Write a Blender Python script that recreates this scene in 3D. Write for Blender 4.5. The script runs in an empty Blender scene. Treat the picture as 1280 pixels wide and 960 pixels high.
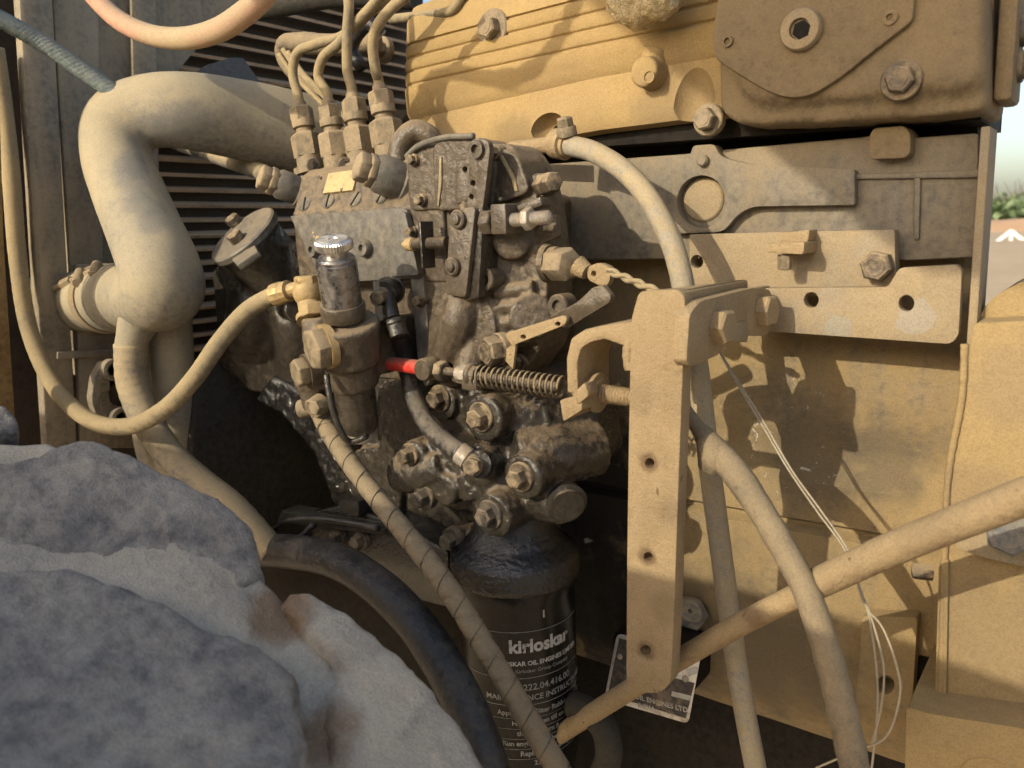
import bpy, bmesh, math, random
from mathutils import Vector, Matrix, noise

random.seed(7)
scene = bpy.context.scene
COL = scene.collection
R = math.radians

# ------------------------------------------------------------------ camera
ZC = 1.15                                   # camera height above the ground
FPX = 1000.0                                # focal length in pixels of the 1280 x 960 photograph
AX = Vector((0.79930244, 0.07981112, -0.5956054))      # engine length axis seen from the camera (right, down, forward)
AY = Vector((0.59970751, -0.16910357, 0.78214761))     # depth into the engine
AZ = Vector((-0.03829492, -0.98236153, -0.18302823))   # up
cam_d = bpy.data.cameras.new('camera')
cam_d.sensor_width = 36.0
cam_d.lens = 36.0 * FPX / 1280.0
cam_d.clip_start = 0.01
cam_d.clip_end = 2000.0
cam_d.dof.use_dof = True
cam_d.dof.focus_distance = 0.62
cam_d.dof.aperture_fstop = 11.0
cam = bpy.data.objects.new('camera', cam_d)
COL.objects.link(cam)
cam.matrix_world = Matrix(((AX[0], -AX[1], -AX[2], 0), (AY[0], -AY[1], -AY[2], 0), (AZ[0], -AZ[1], -AZ[2], ZC), (0, 0, 0, 1)))
scene.camera = cam

# ------------------------------------------------------------------ light
SUN = Vector((0.20, 0.885, -0.42)).normalized()        # the way the sunlight travels
SUN_STRENGTH, SKY_STRENGTH, EXPOSURE = 2.45, 0.15, 0.74
world = bpy.data.worlds.new('World')
scene.world = world
world.use_nodes = True
nt = world.node_tree
sky = nt.nodes.new('ShaderNodeTexSky')
sky.sky_type = 'NISHITA'
sky.sun_disc = False
sky.sun_elevation = math.asin(-SUN.z)
sky.sun_rotation = math.atan2(-SUN.x, -SUN.y)
sky.air_density = 1.0
sky.dust_density = 3.0
sky.ozone_density = 0.4
nt.links.new(sky.outputs[0], nt.nodes['Background'].inputs[0])
nt.nodes['Background'].inputs[1].default_value = SKY_STRENGTH
sun_d = bpy.data.lights.new('sun', 'SUN')
sun_d.energy = SUN_STRENGTH
sun_d.angle = R(0.5)
sun_d.color = (1.0, 0.89, 0.68)
sun = bpy.data.objects.new('sun', sun_d)
COL.objects.link(sun)
sun.rotation_euler = SUN.to_track_quat('-Z', 'Y').to_euler()
sun.location = (-1, -3, 3)
vs = scene.view_settings
vs.view_transform = 'Standard'
vs.look = 'None'
vs.exposure = EXPOSURE
vs.gamma = 1.0
vs.use_curve_mapping = False
scene.cycles.max_bounces = 5
scene.cycles.use_denoising = True
scene.cycles.use_adaptive_sampling = True
scene.cycles.adaptive_threshold = 0.035

# ------------------------------------------------------------------ helpers: points
def ray(px, py):
    a, b = (px - 640.0) / FPX, (py - 480.0) / FPX
    return AX_(a, b)
def AX_(a, b):
    d = Vector((a, b, 1.0))
    return Vector((AX.dot(d), AY.dot(d), AZ.dot(d)))
O = Vector((0, 0, ZC))
def P(px, py, Y):                           # the point at distance Y into the machine
    r = ray(px, py); return O + r * (Y / r.y)
def PXP(px, py, X):                         # the point on the cross plane x = X
    r = ray(px, py); return O + r * (X / r.x)
def PD(px, py, d):                          # the point at a distance from the camera
    return O + ray(px, py) * d
def S(px, py, Y):                           # metres for one pixel there
    return Y / ray(px, py).y / FPX
NY = Vector((0, -1, 0)); PX_ = Vector((1, 0, 0)); PZ = Vector((0, 0, 1)); VY = Vector((0, 1, 0))

# ------------------------------------------------------------------ helpers: scene tree
W = {}
def link(o, loc, parent=None, rot=None):
    m = Matrix.Translation(loc) @ (rot.to_4x4() if rot is not None else Matrix.Identity(4))
    COL.objects.link(o)
    if parent is not None:
        o.parent = parent
        o.matrix_parent_inverse = Matrix.Identity(4)
        o.matrix_basis = W[parent.name].inverted() @ m
    else:
        o.matrix_basis = m
    W[o.name] = m
    return o
def tag(o, label, cat, group=None):
    o['label'] = label; o['category'] = cat
    if group: o['group'] = group
    return o
def thing(name, loc, label, cat, group=None):
    o = bpy.data.objects.new(name, None)
    o.empty_display_size = 0.02
    link(o, loc)
    return tag(o, label, cat, group)

# ------------------------------------------------------------------ helpers: meshes
def perp(a):
    a = a.normalized()
    u = a.cross(Vector((0, 0, 1)) if abs(a.z) < 0.9 else Vector((1, 0, 0))).normalized()
    return u, a.cross(u).normalized()
def catmull(pts, n=8):
    pts = [Vector(p) for p in pts]
    q = [pts[0] * 2 - pts[1]] + pts + [pts[-1] * 2 - pts[-2]]
    out = []
    for i in range(1, len(q) - 2):
        for k in range(n):
            t = k / n
            a, b, c, d = q[i - 1], q[i], q[i + 1], q[i + 2]
            out.append(0.5 * ((2 * b) + (c - a) * t + (2 * a - 5 * b + 4 * c - d) * t * t + (3 * b - a - 3 * c + d) * t ** 3))
    out.append(pts[-1])
    return out
def lerp_list(v, t):
    if not isinstance(v, (list, tuple)): return v
    x = t * (len(v) - 1); i = min(int(x), len(v) - 2); return v[i] + (v[i + 1] - v[i]) * (x - i)
def rounded(pts, r, n=4):
    out = []
    m = len(pts)
    for i in range(m):
        a, b, c = Vector(pts[i - 1]), Vector(pts[i]), Vector(pts[(i + 1) % m])
        rr = r[i] if isinstance(r, (list, tuple)) else r
        rr = min(rr, (a - b).length * 0.49, (c - b).length * 0.49)
        if rr <= 0: out.append(tuple(b)); continue
        p, q = b + (a - b).normalized() * rr, b + (c - b).normalized() * rr
        for k in range(n + 1):
            t = k / n
            out.append(tuple(p * (1 - t) ** 2 + b * 2 * t * (1 - t) + q * t * t))
    return out
def ell(cx, cy, rx, ry=None, n=20, rot=0):
    ry = rx if ry is None else ry
    c, s = math.cos(rot), math.sin(rot)
    return [(cx + rx * math.cos(2 * math.pi * k / n) * c - ry * math.sin(2 * math.pi * k / n) * s,
             cy + rx * math.cos(2 * math.pi * k / n) * s + ry * math.sin(2 * math.pi * k / n) * c) for k in range(n)]

class MB:
    def __init__(self): self.v = []; self.f = []
    def add(self, vs, fs):
        k = len(self.v); self.v += [Vector(v) for v in vs]; self.f += [tuple(i + k for i in f) for f in fs]; return self
    def rings(self, rings, caps=True, closed=False):
        n = len(rings[0]); vs = [p for r in rings for p in r]; fs = []
        m = len(rings)
        for i in range(m if closed else m - 1):
            for j in range(n):
                a, b = i * n + j, i * n + (j + 1) % n
                c, d = ((i + 1) % m) * n + (j + 1) % n, ((i + 1) % m) * n + j
                fs.append((a, b, c, d))
        if caps and not closed:
            fs.append(tuple(reversed(range(n)))); fs.append(tuple(range((m - 1) * n, m * n)))
        return self.add(vs, fs)
    def tube(self, pts, r, seg=14, n=8, smooth=True, mod=None, squash=None):
        path = catmull(pts, n) if smooth and len(pts) > 2 else [Vector(p) for p in pts]
        t0 = (path[1] - path[0]).normalized(); u, w = perp(t0); rings = []
        L = len(path)
        for i, p in enumerate(path):
            t = (path[min(i + 1, L - 1)] - path[max(i - 1, 0)]).normalized()
            u = (u - t * u.dot(t)).normalized(); w = t.cross(u)
            rr = lerp_list(r, i / (L - 1))
            ring = []
            for k in range(seg):
                a = 2 * math.pi * k / seg
                q = rr * (1 + (mod(i, k, p) if mod else 0))
                ring.append(p + u * math.cos(a) * q + w * math.sin(a) * q)
            rings.append(ring)
        return self.rings(rings)
    def lathe(self, o, axis, prof, seg=28, u=None):
        a = Vector(axis).normalized(); uu, ww = perp(a)
        o = Vector(o)
        return self.rings([[o + a * h + (uu * math.cos(2 * math.pi * k / seg) + ww * math.sin(2 * math.pi * k / seg)) * max(r, 1e-5) for k in range(seg)] for r, h in prof])
    def cyl(self, a, b, r, seg=24, r2=None):
        a, b = Vector(a), Vector(b); L = (b - a).length
        return self.lathe(a, b - a, [(r, 0), (r if r2 is None else r2, L)], seg)
    def bcyl(self, a, b, r, c=0.0015, seg=24):
        a, b = Vector(a), Vector(b); L = (b - a).length
        return self.lathe(a, b - a, [(r - c, 0), (r, c), (r, L - c), (r - c, L)], seg)
    def hexa(self, o, axis, af, h, rot=0.0, ch=0.12):
        a = Vector(axis).normalized(); uu, ww = perp(a); o = Vector(o)
        rc = af / math.sqrt(3); c = h * ch
        def ring(rad, hh, nn=6): return [o + a * hh + (uu * math.cos(rot + math.pi * k / 3) + ww * math.sin(rot + math.pi * k / 3)) * rad for k in range(6)]
        return self.rings([ring(rc, 0), ring(rc, h - c), ring(rc * 0.86, h)])
    def box(self, c, sx, sy, sz, rot=None):
        c = Vector(c); vs = []
        for x in (-1, 1):
            for y in (-1, 1):
                for z in (-1, 1):
                    d = Vector((x * sx / 2, y * sy / 2, z * sz / 2))
                    vs.append(c + (rot @ d if rot is not None else d))
        return self.add(vs, [(0, 1, 3, 2), (4, 6, 7, 5), (0, 4, 5, 1), (2, 3, 7, 6), (0, 2, 6, 4), (1, 5, 7, 3)])
    def ball(self, c, r, n=12):
        c = Vector(c)
        return self.lathe(c - PZ * r, PZ, [(r * math.sin(math.pi * k / n), r - r * math.cos(math.pi * k / n)) for k in range(n + 1)], 2 * n)
    def prism(self, pts, ext, holes=()):                # 3D outline (flat), pushed along ext, with holes cut through
        bm = bmesh.new()
        for loop in [pts] + list(holes):
            vv = [bm.verts.new(Vector(p)) for p in loop]
            for i in range(len(vv)): bm.edges.new((vv[i - 1], vv[i]))
        if holes:
            bmesh.ops.triangle_fill(bm, use_beauty=True, use_dissolve=False, edges=bm.edges[:])
        else:
            bm.faces.new(bm.verts[:])
        bmesh.ops.recalc_face_normals(bm, faces=bm.faces[:])
        r = bmesh.ops.extrude_face_region(bm, geom=bm.faces[:])
        nv = [g for g in r['geom'] if isinstance(g, bmesh.types.BMVert)]
        bmesh.ops.translate(bm, verts=nv, vec=Vector(ext))
        bmesh.ops.recalc_face_normals(bm, faces=bm.faces[:])
        bm.verts.index_update()
        self.add([v.co.copy() for v in bm.verts], [tuple(v.index for v in f.verts) for f in bm.faces])
        bm.free(); return self
    def slab(self, px, Y, thick, holes=()):             # outline given in the photograph, standing at depth Y, thickness away from us
        return self.prism([P(x, y, Y) for x, y in px], Vector((0, thick, 0)), [[P(x, y, Y) for x, y in h] for h in holes])
    def slabX(self, px, X, thick, holes=()):            # same on a cross plane
        return self.prism([PXP(x, y, X) for x, y in px], Vector((thick, 0, 0)), [[PXP(x, y, X) for x, y in h] for h in holes])
    def build(self, name, mat, parent=None, bevel=0.0, angle=35, bseg=2, rough=0.0, rscale=40):
        me = bpy.data.meshes.new(name)
        n = len(self.v)
        lo = Vector([min(v[i] for v in self.v) for i in range(3)]); hi = Vector([max(v[i] for v in self.v) for i in range(3)])
        c = (lo + hi) / 2
        if parent is None: c.z = lo.z
        me.from_pydata([v - c for v in self.v], [], self.f)
        bm = bmesh.new(); bm.from_mesh(me)
        bmesh.ops.recalc_face_normals(bm, faces=bm.faces[:])
        if bevel:
            es = [e for e in bm.edges if len(e.link_faces) == 2 and e.calc_face_angle(0) > R(28)]
            bmesh.ops.bevel(bm, geom=es, offset=bevel, offset_type='OFFSET', segments=bseg, profile=0.5, affect='EDGES', clamp_overlap=True)
        if rough:
            for v in bm.verts:
                q = (v.co + c) * rscale
                v.co += v.normal * noise.noise(q) * rough
        bm.to_mesh(me); bm.free()
        return finish(me, name, mat, parent, c, angle)
    def cast(self, name, mat, parent=None, voxel=0.0022, smooth=6, amp=0.0004, nscale=120, amp2=0.0, n2=25, sf=0.5, fract=0.0):
        tmp = bpy.data.meshes.new('tmp')
        tmp.from_pydata([v for v in self.v], [], self.f)
        bm = bmesh.new(); bm.from_mesh(tmp); bmesh.ops.recalc_face_normals(bm, faces=bm.faces[:]); bm.to_mesh(tmp); bm.free()
        o = bpy.data.objects.new('tmp', tmp); COL.objects.link(o)
        m = o.modifiers.new('r', 'REMESH'); m.mode = 'VOXEL'; m.voxel_size = voxel
        s = o.modifiers.new('s', 'SMOOTH'); s.iterations = smooth; s.factor = sf
        dg = bpy.context.evaluated_depsgraph_get()
        me = bpy.data.meshes.new_from_object(o.evaluated_get(dg))
        bpy.data.objects.remove(o); bpy.data.meshes.remove(tmp)
        me.name = name
        bm = bmesh.new(); bm.from_mesh(me)
        lo = Vector([min(v.co[i] for v in bm.verts) for i in range(3)]); hi = Vector([max(v.co[i] for v in bm.verts) for i in range(3)])
        c = (lo + hi) / 2
        if parent is None: c.z = lo.z
        bm.normal_update()
        for v in bm.verts:
            p = v.co
            d = amp * (noise.noise(p * nscale) + 0.5 * noise.noise(p * nscale * 2.3))
            if amp2: d += amp2 * noise.noise(p * n2)
            if fract: d += fract * (noise.fractal(p * 30, 0.7, 2.1, 5) )
            v.co = p + v.normal * d
        for v in bm.verts: v.co -= c
        bm.to_mesh(me); bm.free()
        me.materials.clear()
        return finish(me, name, mat, parent, c, 180)
def finish(me, name, mat, parent, c, angle=35):
    me.materials.append(MAT[mat] if isinstance(mat, str) else mat)
    me.polygons.foreach_set('use_smooth', [True] * len(me.polygons))
    if angle < 170: me.set_sharp_from_angle(angle=R(angle))
    o = bpy.data.objects.new(name, me)
    return link(o, c, parent)

def carve(o, cutter):                                    # cut a hollow out of a built part
    me = bpy.data.meshes.new('cut'); me.from_pydata(cutter.v, [], cutter.f)
    bm = bmesh.new(); bm.from_mesh(me); bmesh.ops.recalc_face_normals(bm, faces=bm.faces[:]); bm.to_mesh(me); bm.free()
    c = bpy.data.objects.new('cut', me); COL.objects.link(c)
    t = bpy.data.objects.new('cut_t', o.data); COL.objects.link(t); t.matrix_basis = W[o.name]
    m = t.modifiers.new('b', 'BOOLEAN'); m.operation = 'DIFFERENCE'; m.object = c; m.solver = 'EXACT'
    dg = bpy.context.evaluated_depsgraph_get()
    new = bpy.data.meshes.new_from_object(t.evaluated_get(dg)); new.name = o.name
    bpy.data.objects.remove(t); bpy.data.objects.remove(c)
    mt = o.data.materials[0]
    if not new.materials: new.materials.append(mt)
    new.polygons.foreach_set('use_smooth', [True] * len(new.polygons)); new.set_sharp_from_angle(angle=R(40))
    o.data = new

CACHE = {}
def part(parent, name, key, mk, loc, axis, mat, spin=0.0):          # a repeat: mesh built once along +Z, then placed
    k = (key, mat)
    if k not in CACHE:
        mb = mk(); me = bpy.data.meshes.new(name)
        me.from_pydata(mb.v, [], mb.f)
        bm = bmesh.new(); bm.from_mesh(me); bmesh.ops.recalc_face_normals(bm, faces=bm.faces[:]); bm.to_mesh(me); bm.free()
        me.materials.append(MAT[mat]); me.polygons.foreach_set('use_smooth', [True] * len(me.polygons)); me.set_sharp_from_angle(angle=R(33))
        CACHE[k] = me
    o = bpy.data.objects.new(name, CACHE[k])
    rot = Vector(axis).normalized().to_track_quat('Z', 'Y').to_matrix() @ Matrix.Rotation(spin, 3, 'Z')
    return link(o, Vector(loc), parent, rot)
def mk_bolt(af, h, wr, wh, dimple):
    def f():
        mb = MB()
        if wr: mb.lathe((0, 0, 0), PZ, [(wr, -0.004), (wr, wh * 0.6), (wr * 0.94, wh)], 24)
        mb.hexa((0, 0, wh * 0.98), PZ, af, h, 0, 0.14)
        if dimple: mb.lathe((0, 0, wh + h * 0.97), PZ, [(af * 0.36, 0), (af * 0.34, h * 0.07), (af * 0.2, h * 0.05)], 16)
        return mb
    return f
def bolt(parent, loc, af=0.013, h=0.008, axis=NY, washer=1.45, wh=0.0025, mat='bolt', spin=None, name='bolt', dimple=True):
    wr = af * washer / 2 * 1.1 if washer else 0
    return part(parent, name, ('bolt', round(af, 4), round(h, 4), round(wr, 4), wh, dimple), mk_bolt(af, h, wr, wh if washer else 0.0, dimple), loc, axis, mat, random.uniform(0, 1) if spin is None else spin)
def bpx(parent, px, py, Y, wpx, h=0.008, **k):                       # a bolt of a given width in the photograph
    return bolt(parent, P(px, py, Y), af=round(wpx * S(px, py, Y), 4), h=h, **k)

# ------------------------------------------------------------------ helpers: materials
MAT = {}
def dusty(name, base, dust, amt=0.5, up=0.25, v1=0.5, v2=0.3, n1=22, n2=170, rough=0.9, brough=0.55, metal=0.0, bump=0.25, grit=900, chips=None, chip_at=0.72, ramp=0.25, spec=0.3, stain=None, stain_at=0.6, bdist=0.0008, vary=0.35, stain_scale=9, spots=(), chip_spots=None, speck=0.35, streak=0.0, edge=0.0, crack=0.0):
    m = bpy.data.materials.new(name); m.use_nodes = True
    nt = m.node_tree; N = nt.nodes; L = nt.links
    b = N['Principled BSDF']
    geo = N.new('ShaderNodeNewGeometry')
    def tex(scale, detail=5, rgh=0.6, dist=0.0):
        t = N.new('ShaderNodeTexNoise'); t.inputs['Scale'].default_value = scale; t.inputs['Detail'].default_value = detail
        t.inputs['Roughness'].default_value = rgh; t.inputs['Distortion'].default_value = dist
        L.new(geo.outputs['Position'], t.inputs['Vector']); return t.outputs[0]
    def mth(op, a, c, clamp=False):
        t = N.new('ShaderNodeMath'); t.operation = op; t.use_clamp = clamp
        for i, x in enumerate((a, c)):
            if isinstance(x, (int, float)): t.inputs[i].default_value = x
            else: L.new(x, t.inputs[i])
        return t.outputs[0]
    def mixc(f, a, c):
        t = N.new('ShaderNodeMix'); t.data_type = 'RGBA'
        if isinstance(f, (int, float)): t.inputs[0].default_value = f
        else: L.new(f, t.inputs[0])
        for i, x in ((6, a), (7, c)):
            if isinstance(x, (tuple, list)): t.inputs[i].default_value = (*x, 1)
            else: L.new(x, t.inputs[i])
        return t.outputs[2]
    def step(x, lo, hi):
        t = N.new('ShaderNodeMapRange'); t.interpolation_type = 'SMOOTHSTEP'
        t.inputs[1].default_value = lo; t.inputs[2].default_value = hi
        L.new(x, t.inputs[0]); return t.outputs[0]
    a, c, g = tex(n1, 5, 0.65, 0.4), tex(n2, 4, 0.65), tex(grit, 2, 0.7)
    sep = N.new('ShaderNodeSeparateXYZ'); L.new(geo.outputs['Normal'], sep.inputs[0])
    f = mth('ADD', mth('MULTIPLY', sep.outputs[2], up), amt)
    f = mth('ADD', f, mth('MULTIPLY', mth('SUBTRACT', a, 0.5), v1 * 2))
    f = mth('ADD', f, mth('MULTIPLY', mth('SUBTRACT', c, 0.5), v2 * 2))
    if streak:
        mp = N.new('ShaderNodeMapping'); mp.inputs['Scale'].default_value = (1.0, 1.0, 0.09); L.new(geo.outputs['Position'], mp.inputs[0])
        sn = N.new('ShaderNodeTexNoise'); sn.inputs['Scale'].default_value = 90; sn.inputs['Detail'].default_value = 3; L.new(mp.outputs[0], sn.inputs['Vector'])
        f = mth('ADD', f, mth('MULTIPLY', mth('SUBTRACT', sn.outputs[0], 0.5), streak * 2))
    if edge:
        pe = step(geo.outputs['Pointiness'], 0.515, 0.58)
        f = mth('SUBTRACT', f, mth('MULTIPLY', pe, edge))
    f = step(f, 0.5 - ramp, 0.5 + ramp)
    dv = mixc(mth('MULTIPLY', step(c, 0.3, 0.7), vary), dust, tuple(x * 0.66 for x in dust))
    dv = mixc(mth('MULTIPLY', step(a, 0.35, 0.7), 0.35), dv, tuple(min(1, x * 1.22) for x in dust))
    bv = mixc(step(c, 0.3, 0.75), base, tuple(min(1, x * 1.7 + 0.004) for x in base))
    col = mixc(f, bv, dv)
    def blob(c_, r_, lo=0.45):
        d_ = N.new('ShaderNodeVectorMath'); d_.operation = 'DISTANCE'; L.new(geo.outputs['Position'], d_.inputs[0]); d_.inputs[1].default_value = c_
        x_ = mth('ADD', mth('DIVIDE', d_.outputs['Value'], r_), mth('MULTIPLY', mth('SUBTRACT', tex(26, 4, 0.7, 0.3), 0.5), 1.7))
        t_ = N.new('ShaderNodeMapRange'); t_.interpolation_type = 'SMOOTHSTEP'
        t_.inputs[1].default_value = 1.15; t_.inputs[2].default_value = lo
        L.new(x_, t_.inputs[0]); return t_.outputs[0]
    for c_, r_, k_, s_, *sharp in spots:
        col = mixc(mth('MULTIPLY', blob(c_, r_, 1.05 if sharp else 0.45), s_), col, k_)
    if stain:
        st = step(tex(stain_scale, 6, 0.7, 0.6), stain_at, stain_at + 0.1)
        col = mixc(mth('MULTIPLY', st, 0.85), col, stain)
    if chips:
        ch = step(tex(70, 3, 0.75, 0.5), chip_at, chip_at + 0.02)
        if chip_spots:
            ch = step(tex(95, 4, 0.8, 0.9), chip_at, chip_at + 0.02)
            ch = mth('MULTIPLY', ch, blob(*chip_spots))
        col = mixc(ch, col, chips)
    if speck:
        dk = N.new('ShaderNodeMix'); dk.data_type = 'RGBA'; dk.blend_type = 'MULTIPLY'
        L.new(mth('MULTIPLY', step(g, 0.42, 0.62), speck), dk.inputs[0]); L.new(col, dk.inputs[6]); dk.inputs[7].default_value = (0.55, 0.53, 0.5, 1); col = dk.outputs[2]
    L.new(col, b.inputs['Base Color'])
    rg = N.new('ShaderNodeMix'); L.new(f, rg.inputs[0]); rg.inputs[2].default_value = brough; rg.inputs[3].default_value = rough
    L.new(rg.outputs[0], b.inputs['Roughness'])
    if metal: 
        mm = mth('MULTIPLY', mth('SUBTRACT', 1.0, f), metal); L.new(mm, b.inputs['Metallic'])
    b.inputs['Specular IOR Level'].default_value = spec
    bp = N.new('ShaderNodeBump'); bp.inputs['Strength'].default_value = bump; bp.inputs['Distance'].default_value = bdist
    hh = mth('ADD', mth('MULTIPLY', g, 0.6), mth('ADD', mth('MULTIPLY', c, 1.4), mth('MULTIPLY', f, 0.5)))
    if crack:
        vo = N.new('ShaderNodeTexVoronoi'); vo.feature = 'DISTANCE_TO_EDGE'; vo.inputs['Scale'].default_value = crack
        va = N.new('ShaderNodeVectorMath'); va.operation = 'MULTIPLY_ADD'
        nz = N.new('ShaderNodeTexNoise'); nz.inputs['Scale'].default_value = 45; nz.inputs['Detail'].default_value = 3; L.new(geo.outputs['Position'], nz.inputs['Vector'])
        L.new(nz.outputs[1], va.inputs[0]); va.inputs[1].default_value = (0.05, 0.05, 0.05); L.new(geo.outputs['Position'], va.inputs[2])
        L.new(va.outputs[0], vo.inputs['Vector'])
        ck = mth('MULTIPLY', step(vo.outputs['Distance'], 0.0, 0.035), step(tex(14, 3), 0.42, 0.55))
        ckk = mth('SUBTRACT', step(vo.outputs['Distance'], 0.0, 0.04), 1.0)
        hh = mth('ADD', hh, mth('MULTIPLY', mth('MULTIPLY', ckk, step(tex(14, 3), 0.45, 0.6)), 2.2))
    L.new(hh, bp.inputs['Height']); L.new(bp.outputs[0], b.inputs['Normal'])
    MAT[name] = m; return m
# ------------------------------------------------------------------ materials
def HS(px, py, Y): return P(px, py, Y) - ray(px, py).normalized() * 0.033
YD = (0.42, 0.292, 0.135)         # yellow dust
TD = (0.37, 0.27, 0.155)         # tan dust
GD = (0.27, 0.21, 0.14)          # greyer dust
dusty('cast_yellow', (0.25, 0.165, 0.07), (0.355, 0.25, 0.112), amt=0.78, up=0.15, v1=0.4, v2=0.3, n1=14, bump=0.5, vary=0.3, spots=[(P(700, 130, 0.556), 0.05, (0.30, 0.21, 0.105), 0.5), (P(560, 150, 0.556), 0.04, (0.30, 0.21, 0.105), 0.5), (P(640, 168, 0.556), 0.025, (0.2, 0.145, 0.08), 0.6), (P(840, 130, 0.556), 0.04, (0.22, 0.16, 0.09), 0.6)])
dusty('cast_brown', (0.11, 0.084, 0.05), (0.225, 0.165, 0.092), amt=0.6, up=0.35, v1=0.28, v2=0.25, n1=12, bump=0.4, brough=0.6)
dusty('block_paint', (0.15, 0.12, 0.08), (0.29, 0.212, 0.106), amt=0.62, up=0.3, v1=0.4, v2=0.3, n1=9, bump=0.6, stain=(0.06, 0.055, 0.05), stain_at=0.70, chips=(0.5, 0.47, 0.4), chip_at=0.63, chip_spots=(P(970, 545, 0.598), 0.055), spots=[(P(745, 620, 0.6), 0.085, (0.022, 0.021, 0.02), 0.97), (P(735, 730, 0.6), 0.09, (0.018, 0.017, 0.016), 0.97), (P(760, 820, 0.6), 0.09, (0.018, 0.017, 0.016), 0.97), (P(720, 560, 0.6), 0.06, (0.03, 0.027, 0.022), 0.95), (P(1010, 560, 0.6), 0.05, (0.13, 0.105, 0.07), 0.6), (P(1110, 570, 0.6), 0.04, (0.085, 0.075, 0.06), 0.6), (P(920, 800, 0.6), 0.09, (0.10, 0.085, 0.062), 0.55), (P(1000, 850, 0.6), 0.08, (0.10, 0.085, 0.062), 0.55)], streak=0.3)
dusty('deck_paint', (0.115, 0.103, 0.083), (0.235, 0.188, 0.125), amt=0.5, up=0.4, v1=0.35, v2=0.25, n1=12, bump=0.3, brough=0.5, streak=0.25)
dusty('tan_steel', (0.17, 0.115, 0.065), (0.325, 0.24, 0.135), amt=0.75, up=0.2, v1=0.4, v2=0.35, n1=18, bump=0.75, bdist=0.0012, streak=0.12, chips=(0.17, 0.10, 0.055), chip_at=0.69, spots=[(P(812, 579, 0.42), 0.007, (0.13, 0.08, 0.045), 0.8), (P(810, 696, 0.42), 0.007, (0.13, 0.08, 0.045), 0.8), (P(807, 813, 0.42), 0.008, (0.13, 0.08, 0.045), 0.8), (P(835, 640, 0.42), 0.012, (0.22, 0.16, 0.095), 0.7), (P(800, 500, 0.42), 0.014, (0.24, 0.175, 0.10), 0.7), (P(830, 760, 0.42), 0.014, (0.24, 0.175, 0.10), 0.7), (P(1150, 672, 0.42), 0.02, (0.24, 0.175, 0.10), 0.6), (P(940, 775, 0.44), 0.012, (0.17, 0.105, 0.06), 0.7)])
dusty('rail_steel', (0.19, 0.17, 0.135), (0.305, 0.235, 0.142), amt=0.7, up=0.25, v1=0.5, v2=0.2, n1=16, bump=0.35, spots=[(P(1146, 398, 0.547), 0.011, (0.30, 0.265, 0.21), 0.8, 1), (P(1048, 408, 0.547), 0.008, (0.27, 0.25, 0.2), 0.8, 1)], streak=0.2)
dusty('housing', (0.22, 0.155, 0.08), (0.325, 0.235, 0.112), amt=0.75, up=0.25, v1=0.35, v2=0.3, n1=8, bump=0.5, streak=0.3, spots=[(P(1250, 800, 0.535), 0.05, (0.2, 0.15, 0.09), 0.6), (P(1200, 620, 0.535), 0.03, (0.24, 0.175, 0.1), 0.6), (P(1270, 480, 0.535), 0.03, (0.26, 0.19, 0.11), 0.6)])
dusty('pump_metal', (0.064, 0.050, 0.035), (0.24, 0.18, 0.11), amt=0.29, up=0.5, v1=0.26, v2=0.28, n1=18, bump=0.6, bdist=0.001, brough=0.28, spec=0.4, chips=(0.42, 0.31, 0.16), chip_at=0.75, edge=0.12)
dusty('pump_plate', (0.095, 0.088, 0.076), (0.23, 0.185, 0.125), amt=0.28, up=0.3, v1=0.3, v2=0.25, n1=30, bump=0.2, brough=0.45, chips=(0.45, 0.34, 0.19), chip_at=0.70)
dusty('oily_metal', (0.026, 0.022, 0.017), (0.225, 0.165, 0.10), amt=0.2, up=0.4, v1=0.45, v2=0.35, n1=24, bump=0.7, bdist=0.001, brough=0.14, spec=0.55, edge=0.3)
dusty('oil_black', (0.006, 0.006, 0.0065), (0.075, 0.066, 0.055), amt=0.0, up=0.12, v1=0.5, v2=0.4, n1=26, n2=330, bump=0.4, bdist=0.003, brough=0.1, rough=0.6, spec=0.8)
dusty('dark_panel', (0.028, 0.027, 0.024), (0.055, 0.049, 0.04), amt=0.4, up=0.3, v1=0.5, v2=0.2, n1=10, bump=0.15, spec=0.1)
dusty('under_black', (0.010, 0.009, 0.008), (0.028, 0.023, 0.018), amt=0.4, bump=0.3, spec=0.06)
dusty('bolt', (0.075, 0.06, 0.045), (0.33, 0.25, 0.15), amt=0.42, up=0.3, v1=0.4, v2=0.5, n1=60, bump=0.4, brough=0.45, metal=0.3, edge=0)
dusty('bolt_dark', (0.045, 0.04, 0.035), (0.22, 0.17, 0.11), amt=0.4, up=0.3, v1=0.5, v2=0.5, n1=60, bump=0.4, brough=0.38)
dusty('bolt_blue', (0.105, 0.11, 0.115), (0.28, 0.235, 0.165), amt=0.45, up=0.3, v1=0.4, v2=0.4, n1=60, bump=0.4)
dusty('nut_tan', (0.14, 0.115, 0.08), (0.31, 0.24, 0.15), amt=0.52, up=0.3, v1=0.35, v2=0.4, n1=50, bump=0.4, brough=0.5, metal=0.2)
dusty('brass', (0.36, 0.26, 0.12), (0.38, 0.28, 0.15), amt=0.5, up=0.1, v1=0.4, v2=0.4, n1=60, bump=0.2, brough=0.42, metal=0.6)
dusty('zinc', (0.52, 0.50, 0.46), (0.45, 0.38, 0.27), amt=0.25, up=0.15, v1=0.4, v2=0.3, n1=60, bump=0.15, brough=0.3, metal=0.9)
dusty('steel', (0.22, 0.21, 0.205), (0.17, 0.135, 0.10), amt=0.32, up=0.0, v1=0.4, v2=0.4, n1=50, bump=0.2, brough=0.26, metal=0.9)
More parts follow.
